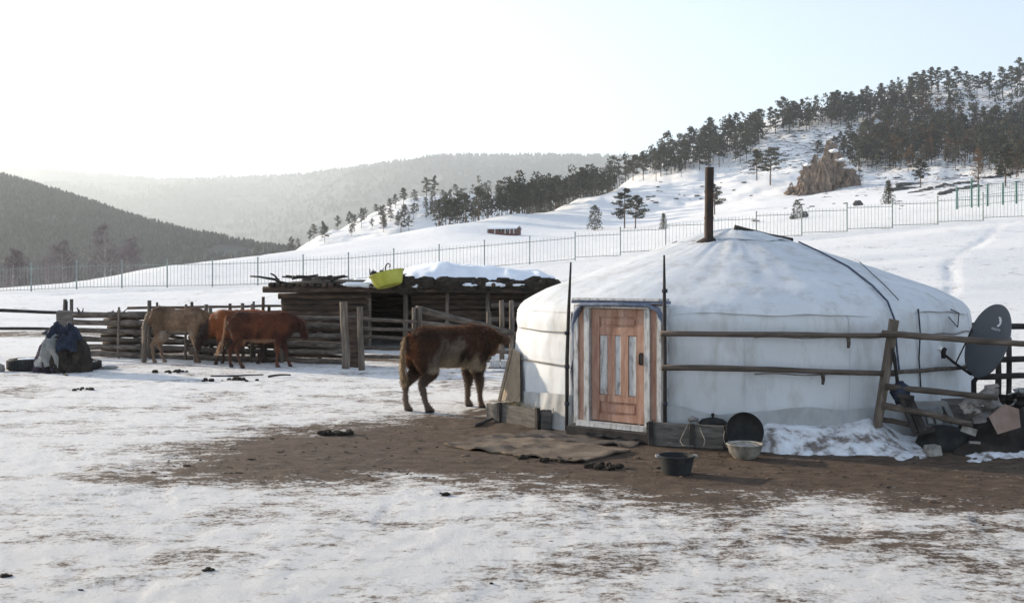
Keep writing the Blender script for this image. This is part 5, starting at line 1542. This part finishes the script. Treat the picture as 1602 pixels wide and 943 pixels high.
def mat_fn(name, stops):
    m, nt, b = nodes_of(name)
    v = coords(nt); n = noise_node(nt, v, 3.2, 8, .68); n2 = noise_node(nt, v, 16, 6, .7)
    c = ramp(nt, n.outputs['Fac'], [(.3 + .4 * i / (len(stops) - 1), s) for i, s in enumerate(stops)]).outputs[0]
    f = ramp(nt, n2.outputs['Fac'], [(.52, 0.0), (.68, .8)]).outputs[0]
    nt.links.new(mix_col(nt, f, c, (.075, .052, .037)), b.inputs['Base Color'])
    b.inputs['Roughness'].default_value = .95; b.inputs['Specular IOR Level'].default_value = .1
    bump(nt, n2.outputs['Fac'], .7, .012, b)
    return m
def mats():
    M['mat1'] = mat_fn('straw_rug', [(.10, .075, .054), (.175, .135, .10), (.25, .20, .15)])
    M['mat2'] = mat_fn('grey_rug', [(.07, .058, .048), (.12, .10, .085), (.17, .145, .125)])
    def rug(name, q, mat, lab, seed, z=.014, n1=46, n2=22):
        q = [G(*a) for a in q]; g = []
        for i in range(n1 + 1):
            row = []
            for j in range(n2 + 1):
                u, v = i / n1, j / n2
                p = q[0].lerp(q[1], u).lerp(q[3].lerp(q[2], u), v)
                e = .07 * float(fbm(u * 5 + seed, v * 5, 3, 52)) * (1 if (i in (0, n1) or j in (0, n2)) else .3)
                lift = .05 * max(0, float(fbm(u * 6 + seed, v * 4, 3, 55)))
                row.append(p + Vector((e, e, z + max(-.004, on_ground(p.x, p.y)) + lift)))
            g.append(row)
        m = MB(); m.sheet(g, .016); tag(m.build(name, M[mat], None, True, sharp=50), lab, 'rug')
    rug('rug', [(690, 698), (905, 726), (985, 706), (790, 682)], 'mat1', 'worn straw coloured rug lying flat before the ger door', 1, .024)
    rug('rug', [(790, 684), (985, 700), (1015, 688), (838, 673)], 'mat2', 'dirty grey brown rug nearest the door threshold', 2, .010)
    rug('rug', [(918, 686), (1000, 692), (1010, 684), (940, 681)], 'darkwood', 'small black mat at the foot of the door', 3, .045, 14, 6)
    rug('rug', [(985, 690), (1045, 694), (1050, 687), (1000, 685)], 'rag', 'pale rag mat at the corner of the planks', 4, .03, 14, 6)
M['soil'] = pmat('frozen_soil', [(.045, .032, .022), (.095, .066, .046), (.16, .118, .085)], 7, .95, .5, .006, 40)
def litter():
    V = Vector
    clods = []
    for i in range(5):
        m = MB(); m.blob((0, 0, 0), (1, 1, .75), 4, 6, .25); me = bpy.data.meshes.new('clod'); me.from_pydata(m.v, [], m.f); me.materials.append(M['dung']); clods.append(me)
    def pile(px, row, n, spread, r, lab):
        p = G(px, row); p.z = on_ground(p.x, p.y); t = thing('dung_pile', lab, 'dung', p)
        for i in range(n):
            a = random.uniform(0, 6.28); d = spread * math.sqrt(random.random()); rr = r * random.uniform(.5, 1.2)
            c = bpy.data.objects.new('clod', random.choice(clods)); COL.objects.link(c); c.parent = t
            c.location = (math.cos(a) * d, math.sin(a) * d * .7, rr * .5); c.scale = (rr, rr, rr); c.rotation_euler = (0, 0, random.uniform(0, 6))
    pile(525, 680, 26, .17, .035, 'dark dung pile on bare soil left of the calf')
    pile(946, 731, 30, .17, .030, 'dung pile at the right corner of the straw rug')
    pile(870, 722, 16, .16, .025, 'dung along the front edge of the straw rug')
    pile(817, 718, 9, .05, .025, 'small dung clump at front left of the straw rug')
    pile(268, 584, 12, .35, .05, 'scattered dung pats on snow below the tan horse')
    pile(375, 596, 10, .30, .05, 'dung pats on snow below the red cow')
    pile(325, 597, 6, .15, .05, 'small dung heap right of the heap shadow')
    pile(126, 611, 7, .2, .04, 'dung heap on the snow nearest the tyre')
    pile(327, 893, 9, .035, .016, 'tiny dark dung clump in the near snow')
    pile(8, 901, 5, .03, .022, 'dark clod at the lower left edge')
    pile(1032, 731, 3, .02, .016, 'crumbs of dung left of the bucket')
    pile(700, 775, 6, .06, .018, 'dung crumbs on the snow edge below the rug')
    # one scattered mass of crumbs, twigs and straw that nobody could count
    m = MB(); rg = random.Random(17)
    for i in range(90):
        row = 566 + 360 * rg.random() ** 1.4; px = rg.uniform(-40, 1640)
        if 600 < row < 720 and px > 880: continue
        p = G(px, row); rr = rg.uniform(.004, .014) * (1.5 if row < 640 else 1)
        m.blob(V((p.x, p.y, on_ground(p.x, p.y) + rr * .3)), (rr * rg.uniform(1, 2.2), rr, rr * .7), 4, 5, .3)
    for i in range(130):
        row = rg.uniform(665, 745); px = rg.uniform(420, 1640); p = G(px, row); a = rg.uniform(0, 6.28); L_ = rg.uniform(.03, .12)
        q = V((p.x, p.y, on_ground(p.x, p.y) + .012)); d = V((math.cos(a), math.sin(a), .05)) * L_
        m.beam(q, q + d, .003, .003)
    tag(m.build('litter', M['dung'], None), 'crumbs of dung and straw strewn across the yard', 'litter', kind='stuff')
    m = MB()          # frozen crumbs of soil over the bare patch
    poly = DIRT[0][0]; k = 0
    while k < 700:
        px, row = rg.uniform(230, 1640), rg.uniform(650, 806); p = G(px, row)
        if not in_poly(p.x, p.y, poly) or (row < 712 and px > 690 and px < 1000) or (row < 705 and px > 990): continue
        k += 1; rr = rg.uniform(.004, .014) * (1 if rg.random() < .9 else 1.8)
        m.blob(V((p.x, p.y, on_ground(p.x, p.y) + rr * .15)), (rr * rg.uniform(1, 1.8), rr * rg.uniform(.8, 1.4), rr * .6), 4, 5, .35)
    tag(m.build('soil_crumbs', M['soil'], None), 'frozen crumbs of soil strewn over the bare ground', 'soil', kind='stuff')
    for i, (a, b) in enumerate([((330, 590), (412, 588)), ((420, 591), (455, 589)), ((745, 668), (788, 650)), ((100, 586), (106, 589))]):
        m = MB(); p, q = G(*a), G(*b); m.log(p + V((0, 0, .02)), q + V((0, 0, .03)), .022, .012, 6, 4, .02)
        tag(m.build('stick', M['darkwood'], None, True), ['thin dark branch on snow below the red cow', 'short twig right of the dark branch', 'stick lying beside the feed trough', 'little stick before the tarpaulin heap'][i], 'stick')
random.seed(8)
pots(); mats(); litter()
# ------------------------------------------------------------------ animals
def coat_mat(name):
    m, nt, b = nodes_of(name)
    at = nt.nodes.new('ShaderNodeAttribute'); at.attribute_name = 'coat'
    n = noise_node(nt, coords(nt, (1, 1, 1)), 14, 6, .7)
    h = nt.nodes.new('ShaderNodeHueSaturation')
    nt.links.new(math_node(nt, 'ADD', math_node(nt, 'MULTIPLY', n.outputs['Fac'], 1.0), .5), h.inputs['Value'])
    nt.links.new(at.outputs['Color'], h.inputs['Color']); nt.links.new(h.outputs[0], b.inputs['Base Color'])
    b.inputs['Roughness'].default_value = .8; b.inputs['Specular IOR Level'].default_value = .2
    b.inputs['Sheen Weight'].default_value = .3; b.inputs['Sheen Roughness'].default_value = .4
    bump(nt, n.outputs['Fac'], .4, .01, b)
    return m
M['coat'] = coat_mat('animal_coat')
def fur_mat():
    m, nt, b = nodes_of('animal_fur')
    at = nt.nodes.new('ShaderNodeAttribute'); at.attribute_name = 'coat'
    nt.links.new(at.outputs['Color'], b.inputs['Base Color'])
    b.inputs['Roughness'].default_value = .6; b.inputs['Specular IOR Level'].default_value = .3
    tr = nt.nodes.new('ShaderNodeBsdfTranslucent'); mx = nt.nodes.new('ShaderNodeMixShader')
    mx.inputs[0].default_value = .45
    nt.links.new(at.outputs['Color'], tr.inputs['Color'])
    nt.links.new(b.outputs[0], mx.inputs[1]); nt.links.new(tr.outputs[0], mx.inputs[2])
    nt.links.new(mx.outputs[0], nt.nodes['Material Output'].inputs['Surface'])
    return m
M['fur'] = fur_mat()
M['eye'] = pmat('dark_eye', [(.004, .004, .004), (.006, .005, .005), (.01, .009, .008)], 5, .15, 0, spec=.6)
M['horn'] = pmat('hoof_horn', [(.012, .010, .009), (.028, .023, .02), (.06, .05, .04)], 8, .6, .2, .003, 30)

def animal(name, label, cat, loc, rz, chains, ears, coat, fur_n, fur_len, voxel=.016, scale=1.0, tail_hair=None, seed=0, eyes=(), horns=()):
    o = thing(name, label, cat, loc, rz); o.scale = scale if isinstance(scale, tuple) else (scale,) * 3
    mb = MB()
    for ch in chains:
        pts = [Vector(c[:3]) for c in ch]; rad = [(c[3], c[4]) for c in ch]
        # close the ends with shrunken rings
        t0 = (pts[0] - pts[1]).normalized(); t1 = (pts[-1] - pts[-2]).normalized()
        e0 = min(rad[0]) * .45; e1 = min(rad[-1]) * .45
        pts = [pts[0] + t0 * e0] + pts + [pts[-1] + t1 * e1]
        rad = [(rad[0][0] * .5, rad[0][1] * .5)] + rad + [(rad[-1][0] * .5, rad[-1][1] * .5)]
        # Catmull-Rom refine
        P = []; Rr = []
        for i in range(len(pts) - 1):
            p0, p1, p2, p3 = pts[max(i - 1, 0)], pts[i], pts[i + 1], pts[min(i + 2, len(pts) - 1)]
            for k in range(4):
                t = k / 4
                P.append(.5 * ((2 * p1) + (p2 - p0) * t + (2 * p0 - 5 * p1 + 4 * p2 - p3) * t * t + (3 * p1 - p0 - 3 * p2 + p3) * t ** 3))
                f = t * t * (3 - 2 * t)
                Rr.append((rad[i][0] * (1 - f) + rad[i + 1][0] * f, rad[i][1] * (1 - f) + rad[i + 1][1] * f))
        P.append(pts[-1]); Rr.append(rad[-1])
        mb.tube(P, Rr, 20, lat=(0, 1, 0))
    for (a, b, w, th) in ears:
        a = Vector(a); b = Vector(b); up = Vector((0, 0, 1))
        P = [a.lerp(b, k / 8) + Vector((0, 0, -.02 * math.sin(k / 8 * math.pi))) for k in range(9)]
        Rr = [(max(.3, math.sin(math.pi * (.12 + .86 * k / 8))) * w, max(.4, math.sin(math.pi * (.12 + .86 * k / 8))) * th) for k in range(9)]
        mb.tube(P, Rr, 10, lat=(0, 0, 1))
    tmp = mb.build('tmp', None)
    md = tmp.modifiers.new('r', 'REMESH'); md.mode = 'VOXEL'; md.voxel_size = voxel
    sm = tmp.modifiers.new('s', 'SMOOTH'); sm.factor = .5; sm.iterations = 7
    bpy.context.view_layer.update()
    me = bpy.data.meshes.new_from_object(tmp.evaluated_get(bpy.context.evaluated_depsgraph_get()))
    bpy.data.objects.remove(tmp)
    me.name = 'body'
    n = len(me.vertices); co = np.empty(n * 3, np.float32); me.vertices.foreach_get('co', co); co = co.reshape(-1, 3)
    no = np.empty(n * 3, np.float32); me.vertices.foreach_get('normal', no); no = no.reshape(-1, 3)
    # uneven hair clumps and muscle
    d = .010 * fbm(co[:, 0] * 9 + co[:, 1] * 5, co[:, 2] * 9 + co[:, 1] * 3, 4, 110 + seed, .65) * 1.4
    co2 = co + no * d[:, None]; me.vertices.foreach_set('co', co2.astype(np.float32).ravel()); me.update()
    C = coat(co); c4 = np.ones((n, 4), np.float32); c4[:, :3] = C
    at = me.attributes.new('coat', 'FLOAT_COLOR', 'POINT'); at.data.foreach_set('color', c4.ravel())
    me.polygons.foreach_set('use_smooth', [True] * len(me.polygons))
    me.materials.clear(); me.materials.append(M['coat'])
    body = bpy.data.objects.new('body', me); COL.objects.link(body); body.parent = o
    # short coat hair
    rg = np.random.RandomState(40 + seed)
    idx = rg.randint(0, n, fur_n); p = co2[idx] + rg.normal(size=(fur_n, 3)) * voxel * .4; nn = no[idx]
    comb = np.array([-.7, 0, -.75])
    comb = comb[None, :] - nn * (nn @ comb)[:, None]
    dirn = nn * .45 + comb * .8 + rg.normal(size=(fur_n, 3)) * .25
    dirn /= np.linalg.norm(dirn, axis=1)[:, None] + 1e-9
    side = np.cross(dirn, nn + rg.normal(size=(fur_n, 3)) * .6); side /= np.linalg.norm(side, axis=1)[:, None] + 1e-9
    leg = np.clip((p[:, 2] - .1) / .45, .25, 1.0)
    L = fur_len * rg.uniform(.5, 1.3, fur_n) * leg; wd = .0035 * rg.uniform(.7, 1.4, fur_n)
    V = np.stack([p - side * wd[:, None], p + side * wd[:, None], p + dirn * L[:, None]], 1).reshape(-1, 3)
    F = np.arange(3 * fur_n).reshape(-1, 3)
    cc = np.repeat(np.clip(C[idx] * rg.uniform(.75, 1.45, (fur_n, 1)), 0, .9), 3, 0)
    if tail_hair:
        tp, n2, ln, col = tail_hair
        tp = np.array(tp); f = rg.uniform(0, len(tp) - 1.001, n2); i = f.astype(int); fr = (f - i)[:, None]
        q = tp[i] * (1 - fr) + tp[i + 1] * fr; tg = tp[i + 1] - tp[i]; tg /= np.linalg.norm(tg, axis=1)[:, None]
        q = q + rg.normal(size=(n2, 3)) * .022
        dd = tg + rg.normal(size=(n2, 3)) * .16; s_ = np.cross(dd, rg.normal(size=(n2, 3))); s_ /= np.linalg.norm(s_, axis=1)[:, None]
        l_ = ln * rg.uniform(.5, 1.2, n2)
        V2 = np.stack([q - s_ * .004, q + s_ * .004, q + dd * l_[:, None]], 1).reshape(-1, 3)
        V = np.concatenate([V, V2]); F = np.arange(len(V)).reshape(-1, 3)
        cc = np.concatenate([cc, np.repeat(np.array(col)[None] * rg.uniform(.7, 1.3, (n2, 1)), 3, 0)])
    h = np_mesh('hair', V, F, M['fur'], True, None, {'coat': cc}); h.parent = o; tag(h, kind='stuff')
    for e in eyes:
        m = MB(); m.blob(e, .016, 6, 10, 0); m.build('eye', M['eye'], o, True, True)
    for (a, b, r) in horns:
        m = MB(); a = Vector(a); b = Vector(b); m.tube([a, a.lerp(b, .5) + Vector((0, 0, -.01)), b], [r, r * .8, r * .25], 8); m.build('horn', M['horn'], o, True, True)
    return o

def legs(hx, fx, hy, fy, H=1.0, hind=(0, 0), fore=(0, 0), s=1.0):
    """hind/fore: shift of each foot (left, right) along x"""
    out = []
    for k, sg in enumerate((1, -1)):
        d = hind[k]; y = sg * hy
        out.append([(hx + .06, y * .75, .86 * H, .10 * s, .20 * s), (hx + .05 + d * .1, y, .70 * H, .085 * s, .155 * s), (hx + .09 + d * .3, y * 1.05, .56 * H, .062 * s, .095 * s), (hx - .02 + d * .55, y, .445 * H, .042 * s, .060 * s), (hx - .075 + d * .65, y, .375 * H, .038 * s, .052 * s), (hx - .065 + d * .75, y, .27 * H, .030 * s, .036 * s),
                    (hx - .045 + d * .9, y, .13 * H, .029 * s, .032 * s), (hx - .02 + d, y, .075 * H, .035 * s, .040 * s), (hx + .005 + d, y, .025, .038 * s, .050 * s), (hx + .012 + d, y, .008, .040 * s, .055 * s)])
        d = fore[k]; y = sg * fy
        out.append([(fx - .02, y * .85, .76 * H, .085 * s, .16 * s), (fx + d * .15, y, .60 * H, .065 * s, .10 * s), (fx + d * .4, y, .46 * H, .046 * s, .062 * s), (fx + .008 + d * .62, y, .335 * H, .042 * s, .048 * s), (fx + d * .7, y, .28 * H, .032 * s, .036 * s),
                    (fx + d * .9, y, .13 * H, .028 * s, .030 * s), (fx + .01 + d, y, .07 * H, .034 * s, .038 * s), (fx + .03 + d, y, .025, .037 * s, .048 * s), (fx + .035 + d, y, .008, .039 * s, .052 * s)])
    return out
def blend(a, b, t): return np.array(a)[None, :] * (1 - t[:, None]) + np.array(b)[None, :] * t[:, None]
def lerpc(A, b, t): return A * (1 - t[:, None]) + np.array(b)[None, :] * t[:, None]
def ss(a, b, x): t = np.clip((x - a) / (b - a), 0, 1); return t * t * (3 - 2 * t)

def near_calf():
    body = [(-.60, 0, .94, .07, .095), (-.555, 0, .915, .145, .165), (-.45, 0, .893, .19, .215), (-.24, 0, .858, .22, .245), (0, 0, .838, .235, .258), (.20, 0, .842, .225, .258), (.38, 0, .855, .19, .248), (.52, 0, .865, .145, .195), (.60, 0, .87, .10, .125)]
    neck = [(.30, 0, .93, .14, .20), (.48, .01, .915, .12, .195), (.62, .05, .91, .105, .165), (.71, .11, .915, .095, .13)]
    head = [(.70, .10, .94, .085, .095), (.76, .17, .925, .090, .105), (.83, .27, .86, .078, .09), (.89, .36, .78, .06, .068), (.93, .42, .735, .058, .06)]
    ears = [((.76, .07, .955), (.94, -.06, .925), .060, .017), ((.66, .19, .955), (.55, .30, .96), .05, .016)]
    tp = [(-.60, 0, 1.02), (-.665, 0, .98), (-.70, 0, .86), (-.705, 0, .70), (-.70, .0, .52), (-.69, 0, .42)]
    tail = [(p[0], p[1], p[2], .016, .017) for p in tp]
    ch = [body, neck, head, tail] + legs(-.46, .36, .125, .115, 1.0, (-.10, .08), (-.02, .05), 1.1)
    def coat(p):
        x, y, z = p[:, 0], p[:, 1], p[:, 2]
        n1 = fbm(x * 5 + y * 3, z * 5 + y * 2, 4, 120); n2 = fbm(x * 13, z * 4 + y * 9, 3, 126)
        C = blend((.088, .043, .026), (.044, .025, .017), ss(-.2, .3, n1))
        up = ss(1.0, 1.09, z + .05 * n1) * ss(.55, .1, np.abs(x) - .1); C = lerpc(C, (.13, .062, .034), up * .8)  # rim light along the back, painted as a lighter brown
        fl = np.exp(-((x + .10 + .25 * n1) / .26) ** 2 - ((z - .77 + .2 * n1) / .17) ** 2) * 1.1 + 1.0 * n2
        C = lerpc(C, (.29, .24, .195), np.clip(ss(.45, 1.25, fl) * .75, 0, 1))
        C = lerpc(C, (.13, .095, .072), ss(.12, .42, n2 + .5 * n1) * .4 * ss(.7, .85, z))
        bel = ss(.79, .60, z + .16 * n1 + .10 * n2) * ss(.46, .40, np.abs(x)) * ss(.5, .56, z); C = lerpc(C, (.42, .35, .26), bel * .9)  # pale belly, with light from behind painted into its lower edge
        bel2 = ss(.66, .56, z) * ss(.46, .5, x) ; C = lerpc(C, (.22, .15, .09), bel2 * .6)
        lg = ss(.52, .34, z); C = lerpc(C, (.12, .085, .062), lg * .75)
        C = lerpc(C, (.20, .16, .13), ss(.33, .2, np.abs(z - .22)) * ss(-.35, -.45, x) * .25)
        tl = ss(-.64, -.68, x) * ss(.40, .5, z); C = lerpc(C, (.34, .25, .155), tl * .85)
        rp = ss(-.52, -.60, x) * ss(.6, .8, z) * ss(-.64, -.6, x); C = lerpc(C, (.26, .10, .045), rp * .7)
        C = lerpc(C, (.15, .095, .062), np.maximum(ss(.80, .9, x) * ss(.1, .0, y), ss(.74, .86, x) * ss(.12, .2, y)) * .8)
        C = lerpc(C, (.015, .013, .012), ss(.045, .03, z))
        return np.clip(C, .004, .8)
    hind = G(655, 646); fore = G(735, 638)
    rz = math.radians(33); c = Vector((X(704, 13.5), 13.5, 0))
    animal('calf', 'shaggy dark brown calf with pale belly facing the ger', 'calf', c, rz, ch, ears, coat, 46000, .050, .015, .985, (tp[3:], 300, .10, (.30, .22, .14)), 1, [(.86, .20, .93), (.74, .29, .93)])

def cow_front():
    body = [(-.72, 0, .97, .08, .10), (-.67, 0, .935, .17, .19), (-.53, 0, .895, .23, .265), (-.28, 0, .85, .27, .295), (0, 0, .825, .29, .31), (.26, 0, .83, .27, .305), (.48, 0, .845, .22, .29), (.64, 0, .865, .165, .23), (.72, 0, .88, .10, .14)]
    neck = [(.44, 0, .94, .15, .21), (.62, .01, .92, .13, .21), (.76, .03, .90, .11, .18), (.85, .06, .89, .095, .135)]
    head = [(.83, .05, .93, .09, .10), (.91, .09, .88, .095, .115), (.96, .15, .77, .085, .10), (.99, .20, .66, .068, .075), (1.0, .23, .61, .062, .06)]
    ears = [((.84, .14, .92), (.76, .26, .90), .05, .016), ((.90, -.01, .93), (.94, -.15, .92), .05, .016)]
    tp = [(-.72, 0, 1.06), (-.785, 0, 1.02), (-.82, 0, .88), (-.84, 0, .70), (-.88, 0, .52), (-.95, 0, .38)]
    tail = [(p[0], p[1], p[2], .021, .023) for p in tp]
    ch = [body, neck, head, tail] + legs(-.55, .43, .135, .13, 1.0, (-.16, .16), (.20, -.04), 1.12)
    def coat(p):
        x, y, z = p[:, 0], p[:, 1], p[:, 2]; n1 = fbm(x * 4 + y * 3, z * 4 + y * 2, 4, 140)
        C = blend((.13, .042, .019), (.066, .023, .013), ss(-.25, .3, n1))
        C = lerpc(C, (.06, .022, .014), ss(.55, .85, x) * .55)
        C = lerpc(C, (.40, .24, .14), ss(.62, .56, z) * ss(.4, .3, np.abs(x)) * .8)
        C = lerpc(C, (.10, .05, .032), ss(.42, .2, z) * .5)
        C = lerpc(C, (.34, .20, .12), ss(-.76, -.80, x) * ss(.2, .3, z) * .8)
        C = lerpc(C, (.02, .016, .014), ss(.05, .03, z))
        return np.clip(C, .004, .8)
    animal('cow', 'red brown cow walking right in front of the log fence', 'cow', Vector((X(408, 20.1), 20.1, 0)), math.radians(4), ch, ears, coat, 26000, .042, .018, (.84, .96, .965), (tp[-2:], 500, .14, (.42, .27, .17)), 2, [(.96, .02, .86), (.88, .17, .86)])

def cow_back():
    body = [(-.70, 0, .95, .09, .12), (-.64, 0, .93, .18, .20), (-.48, 0, .885, .235, .265), (-.2, 0, .84, .27, .30), (.1, 0, .835, .28, .305), (.36, 0, .86, .24, .295), (.54, 0, .86, .16, .22), (.62, 0, .84, .11, .15)]
    neck = [(.42, 0, .90, .14, .20), (.60, -.02, .80, .115, .18), (.74, -.05, .66, .10, .145), (.82, -.08, .56, .088, .115)]
    head = [(.79, -.07, .60, .085, .10), (.86, -.12, .53, .088, .10), (.90, -.18, .42, .072, .082), (.92, -.23, .31, .06, .065), (.93, -.25, .26, .057, .055)]
    ears = [((.80, -.16, .60), (.80, -.32, .60), .05, .016), ((.86, .02, .60), (.90, .15, .60), .05, .016)]
    tp = [(-.70, 0, 1.04), (-.77, 0, 1.0), (-.80, 0, .8), (-.80, 0, .5)]
    ch = [body, neck, head, [(p[0], p[1], p[2], .021, .023) for p in tp]] + legs(-.52, .38, .135, .13, 1.0, (.05, -.08), (.10, -.06))
    def coat(p):
        x, y, z = p[:, 0], p[:, 1], p[:, 2]; n1 = fbm(x * 4 + y * 3, z * 4 + y * 2, 4, 150)
        C = blend((.26, .082, .027), (.16, .05, .019), ss(-.25, .3, n1))
        C = lerpc(C, (.02, .014, .012), ss(.58, .72, x) * .92)
        C = lerpc(C, (.5, .46, .42), np.exp(-((z - .36) / .06) ** 2) * ss(.86, .9, x) * ss(-.17, -.2, y))
        C = lerpc(C, (.022, .015, .012), ss(.62, .45, z) * ss(.7, .6, x) * .9)
        C = lerpc(C, (.50, .34, .22), np.exp(-((x - .5) / .05) ** 2) * ss(.95, 1.0, z) * .5)
        return np.clip(C, .004, .8)
    animal('cow', 'orange red cow with black face lowered behind the walking cow', 'cow', Vector((X(372, 21.0), 21.0, 0)), math.radians(196), ch, ears, coat, 20000, .040, .018, (.86, .96, .97), (tp[-2:], 300, .14, (.2, .08, .04)), 3)

def horse():
    body = [(-.62, 0, 1.00, .08, .11), (-.57, 0, .98, .17, .19), (-.42, 0, .96, .215, .235), (-.15, 0, .895, .225, .245), (.12, 0, .885, .225, .25), (.36, 0, .91, .19, .25), (.52, 0, .92, .14, .19), (.60, 0, .90, .10, .13)]
    neck = [(.36, 0, 1.00, .11, .19), (.56, 0, .93, .095, .18), (.74, .02, .80, .085, .145), (.90, .04, .66, .075, .115), (1.0, .05, .56, .068, .09)]
    head = [(.97, .05, .60, .065, .09), (1.05, .055, .50, .068, .095), (1.10, .06, .38, .055, .075), (1.13, .065, .26, .045, .055), (1.14, .07, .20, .046, .05)]
    ears = [((1.0, .09, .63), (1.03, .12, .73), .025, .014), ((1.0, .01, .63), (1.03, -.02, .73), .025, .014)]
    tp = [(-.61, 0, 1.06), (-.68, 0, 1.0), (-.725, 0, .80), (-.735, 0, .55), (-.74, 0, .30), (-.75, 0, .12)]
    ch = [body, neck, head, [(p[0], p[1], p[2], .035, .035) for p in tp[:-1]]] + legs(-.42, .38, .12, .12, 1.06, (.10, -.06), (-.02, .10), 1.1)
    def coat(p):
        x, y, z = p[:, 0], p[:, 1], p[:, 2]; n1 = fbm(x * 3 + y * 3, z * 4 + y * 2, 4, 160)
        C = blend((.29, .185, .115), (.20, .125, .078), ss(-.25, .3, n1))
        C = lerpc(C, (.10, .058, .036), ss(-.12, -.32, x) * ss(.5, .7, z) * .75)
        C = lerpc(C, (.075, .045, .03), ss(1.08, 1.16, z) * .7)
        C = lerpc(C, (.36, .30, .24), ss(.72, .655, z) * ss(.4, .3, np.abs(x)) * .85)
        C = lerpc(C, (.09, .06, .045), ss(.5, .3, z) * .5)
        C = lerpc(C, (.34, .285, .235), ss(-.63, -.67, x) * .75)
        return np.clip(C, .004, .8)
    mane = None
    animal('horse', 'tan horse with long pale tail feeding at the log fence', 'horse', Vector((X(278, 21.3), 21.3, 0)), math.radians(6), ch, ears, coat, 22000, .038, .018, (.90, .98, .99), (tp[1:], 2200, .22, (.34, .29, .24)), 4)
random.seed(2)
near_calf(); cow_front(); cow_back(); horse()

# ------------------------------------------------------------------ hazy air over the valley
def haze():
    m = bpy.data.materials.new('winter_haze'); m.use_nodes = True; nt = m.node_tree; nt.nodes.clear()
    out = nt.nodes.new('ShaderNodeOutputMaterial'); v = nt.nodes.new('ShaderNodeVolumePrincipled')
    v.inputs['Color'].default_value = (.86, .94, 1.0, 1); v.inputs['Density'].default_value = .00028; v.inputs['Anisotropy'].default_value = .35
    nt.links.new(v.outputs[0], out.inputs['Volume'])
    top = TOPZ[0] + 18; print('haze top', top)
    mb = MB(); bot = min(min(TOPZ), -14.0) - 1.5
    mb.box((0, 2450, (top + bot) / 2), (15000, 7500, top - bot))
    o = mb.build('haze', m); tag(o, 'thin bright winter haze filling the valley', 'haze', kind='stuff')
haze()
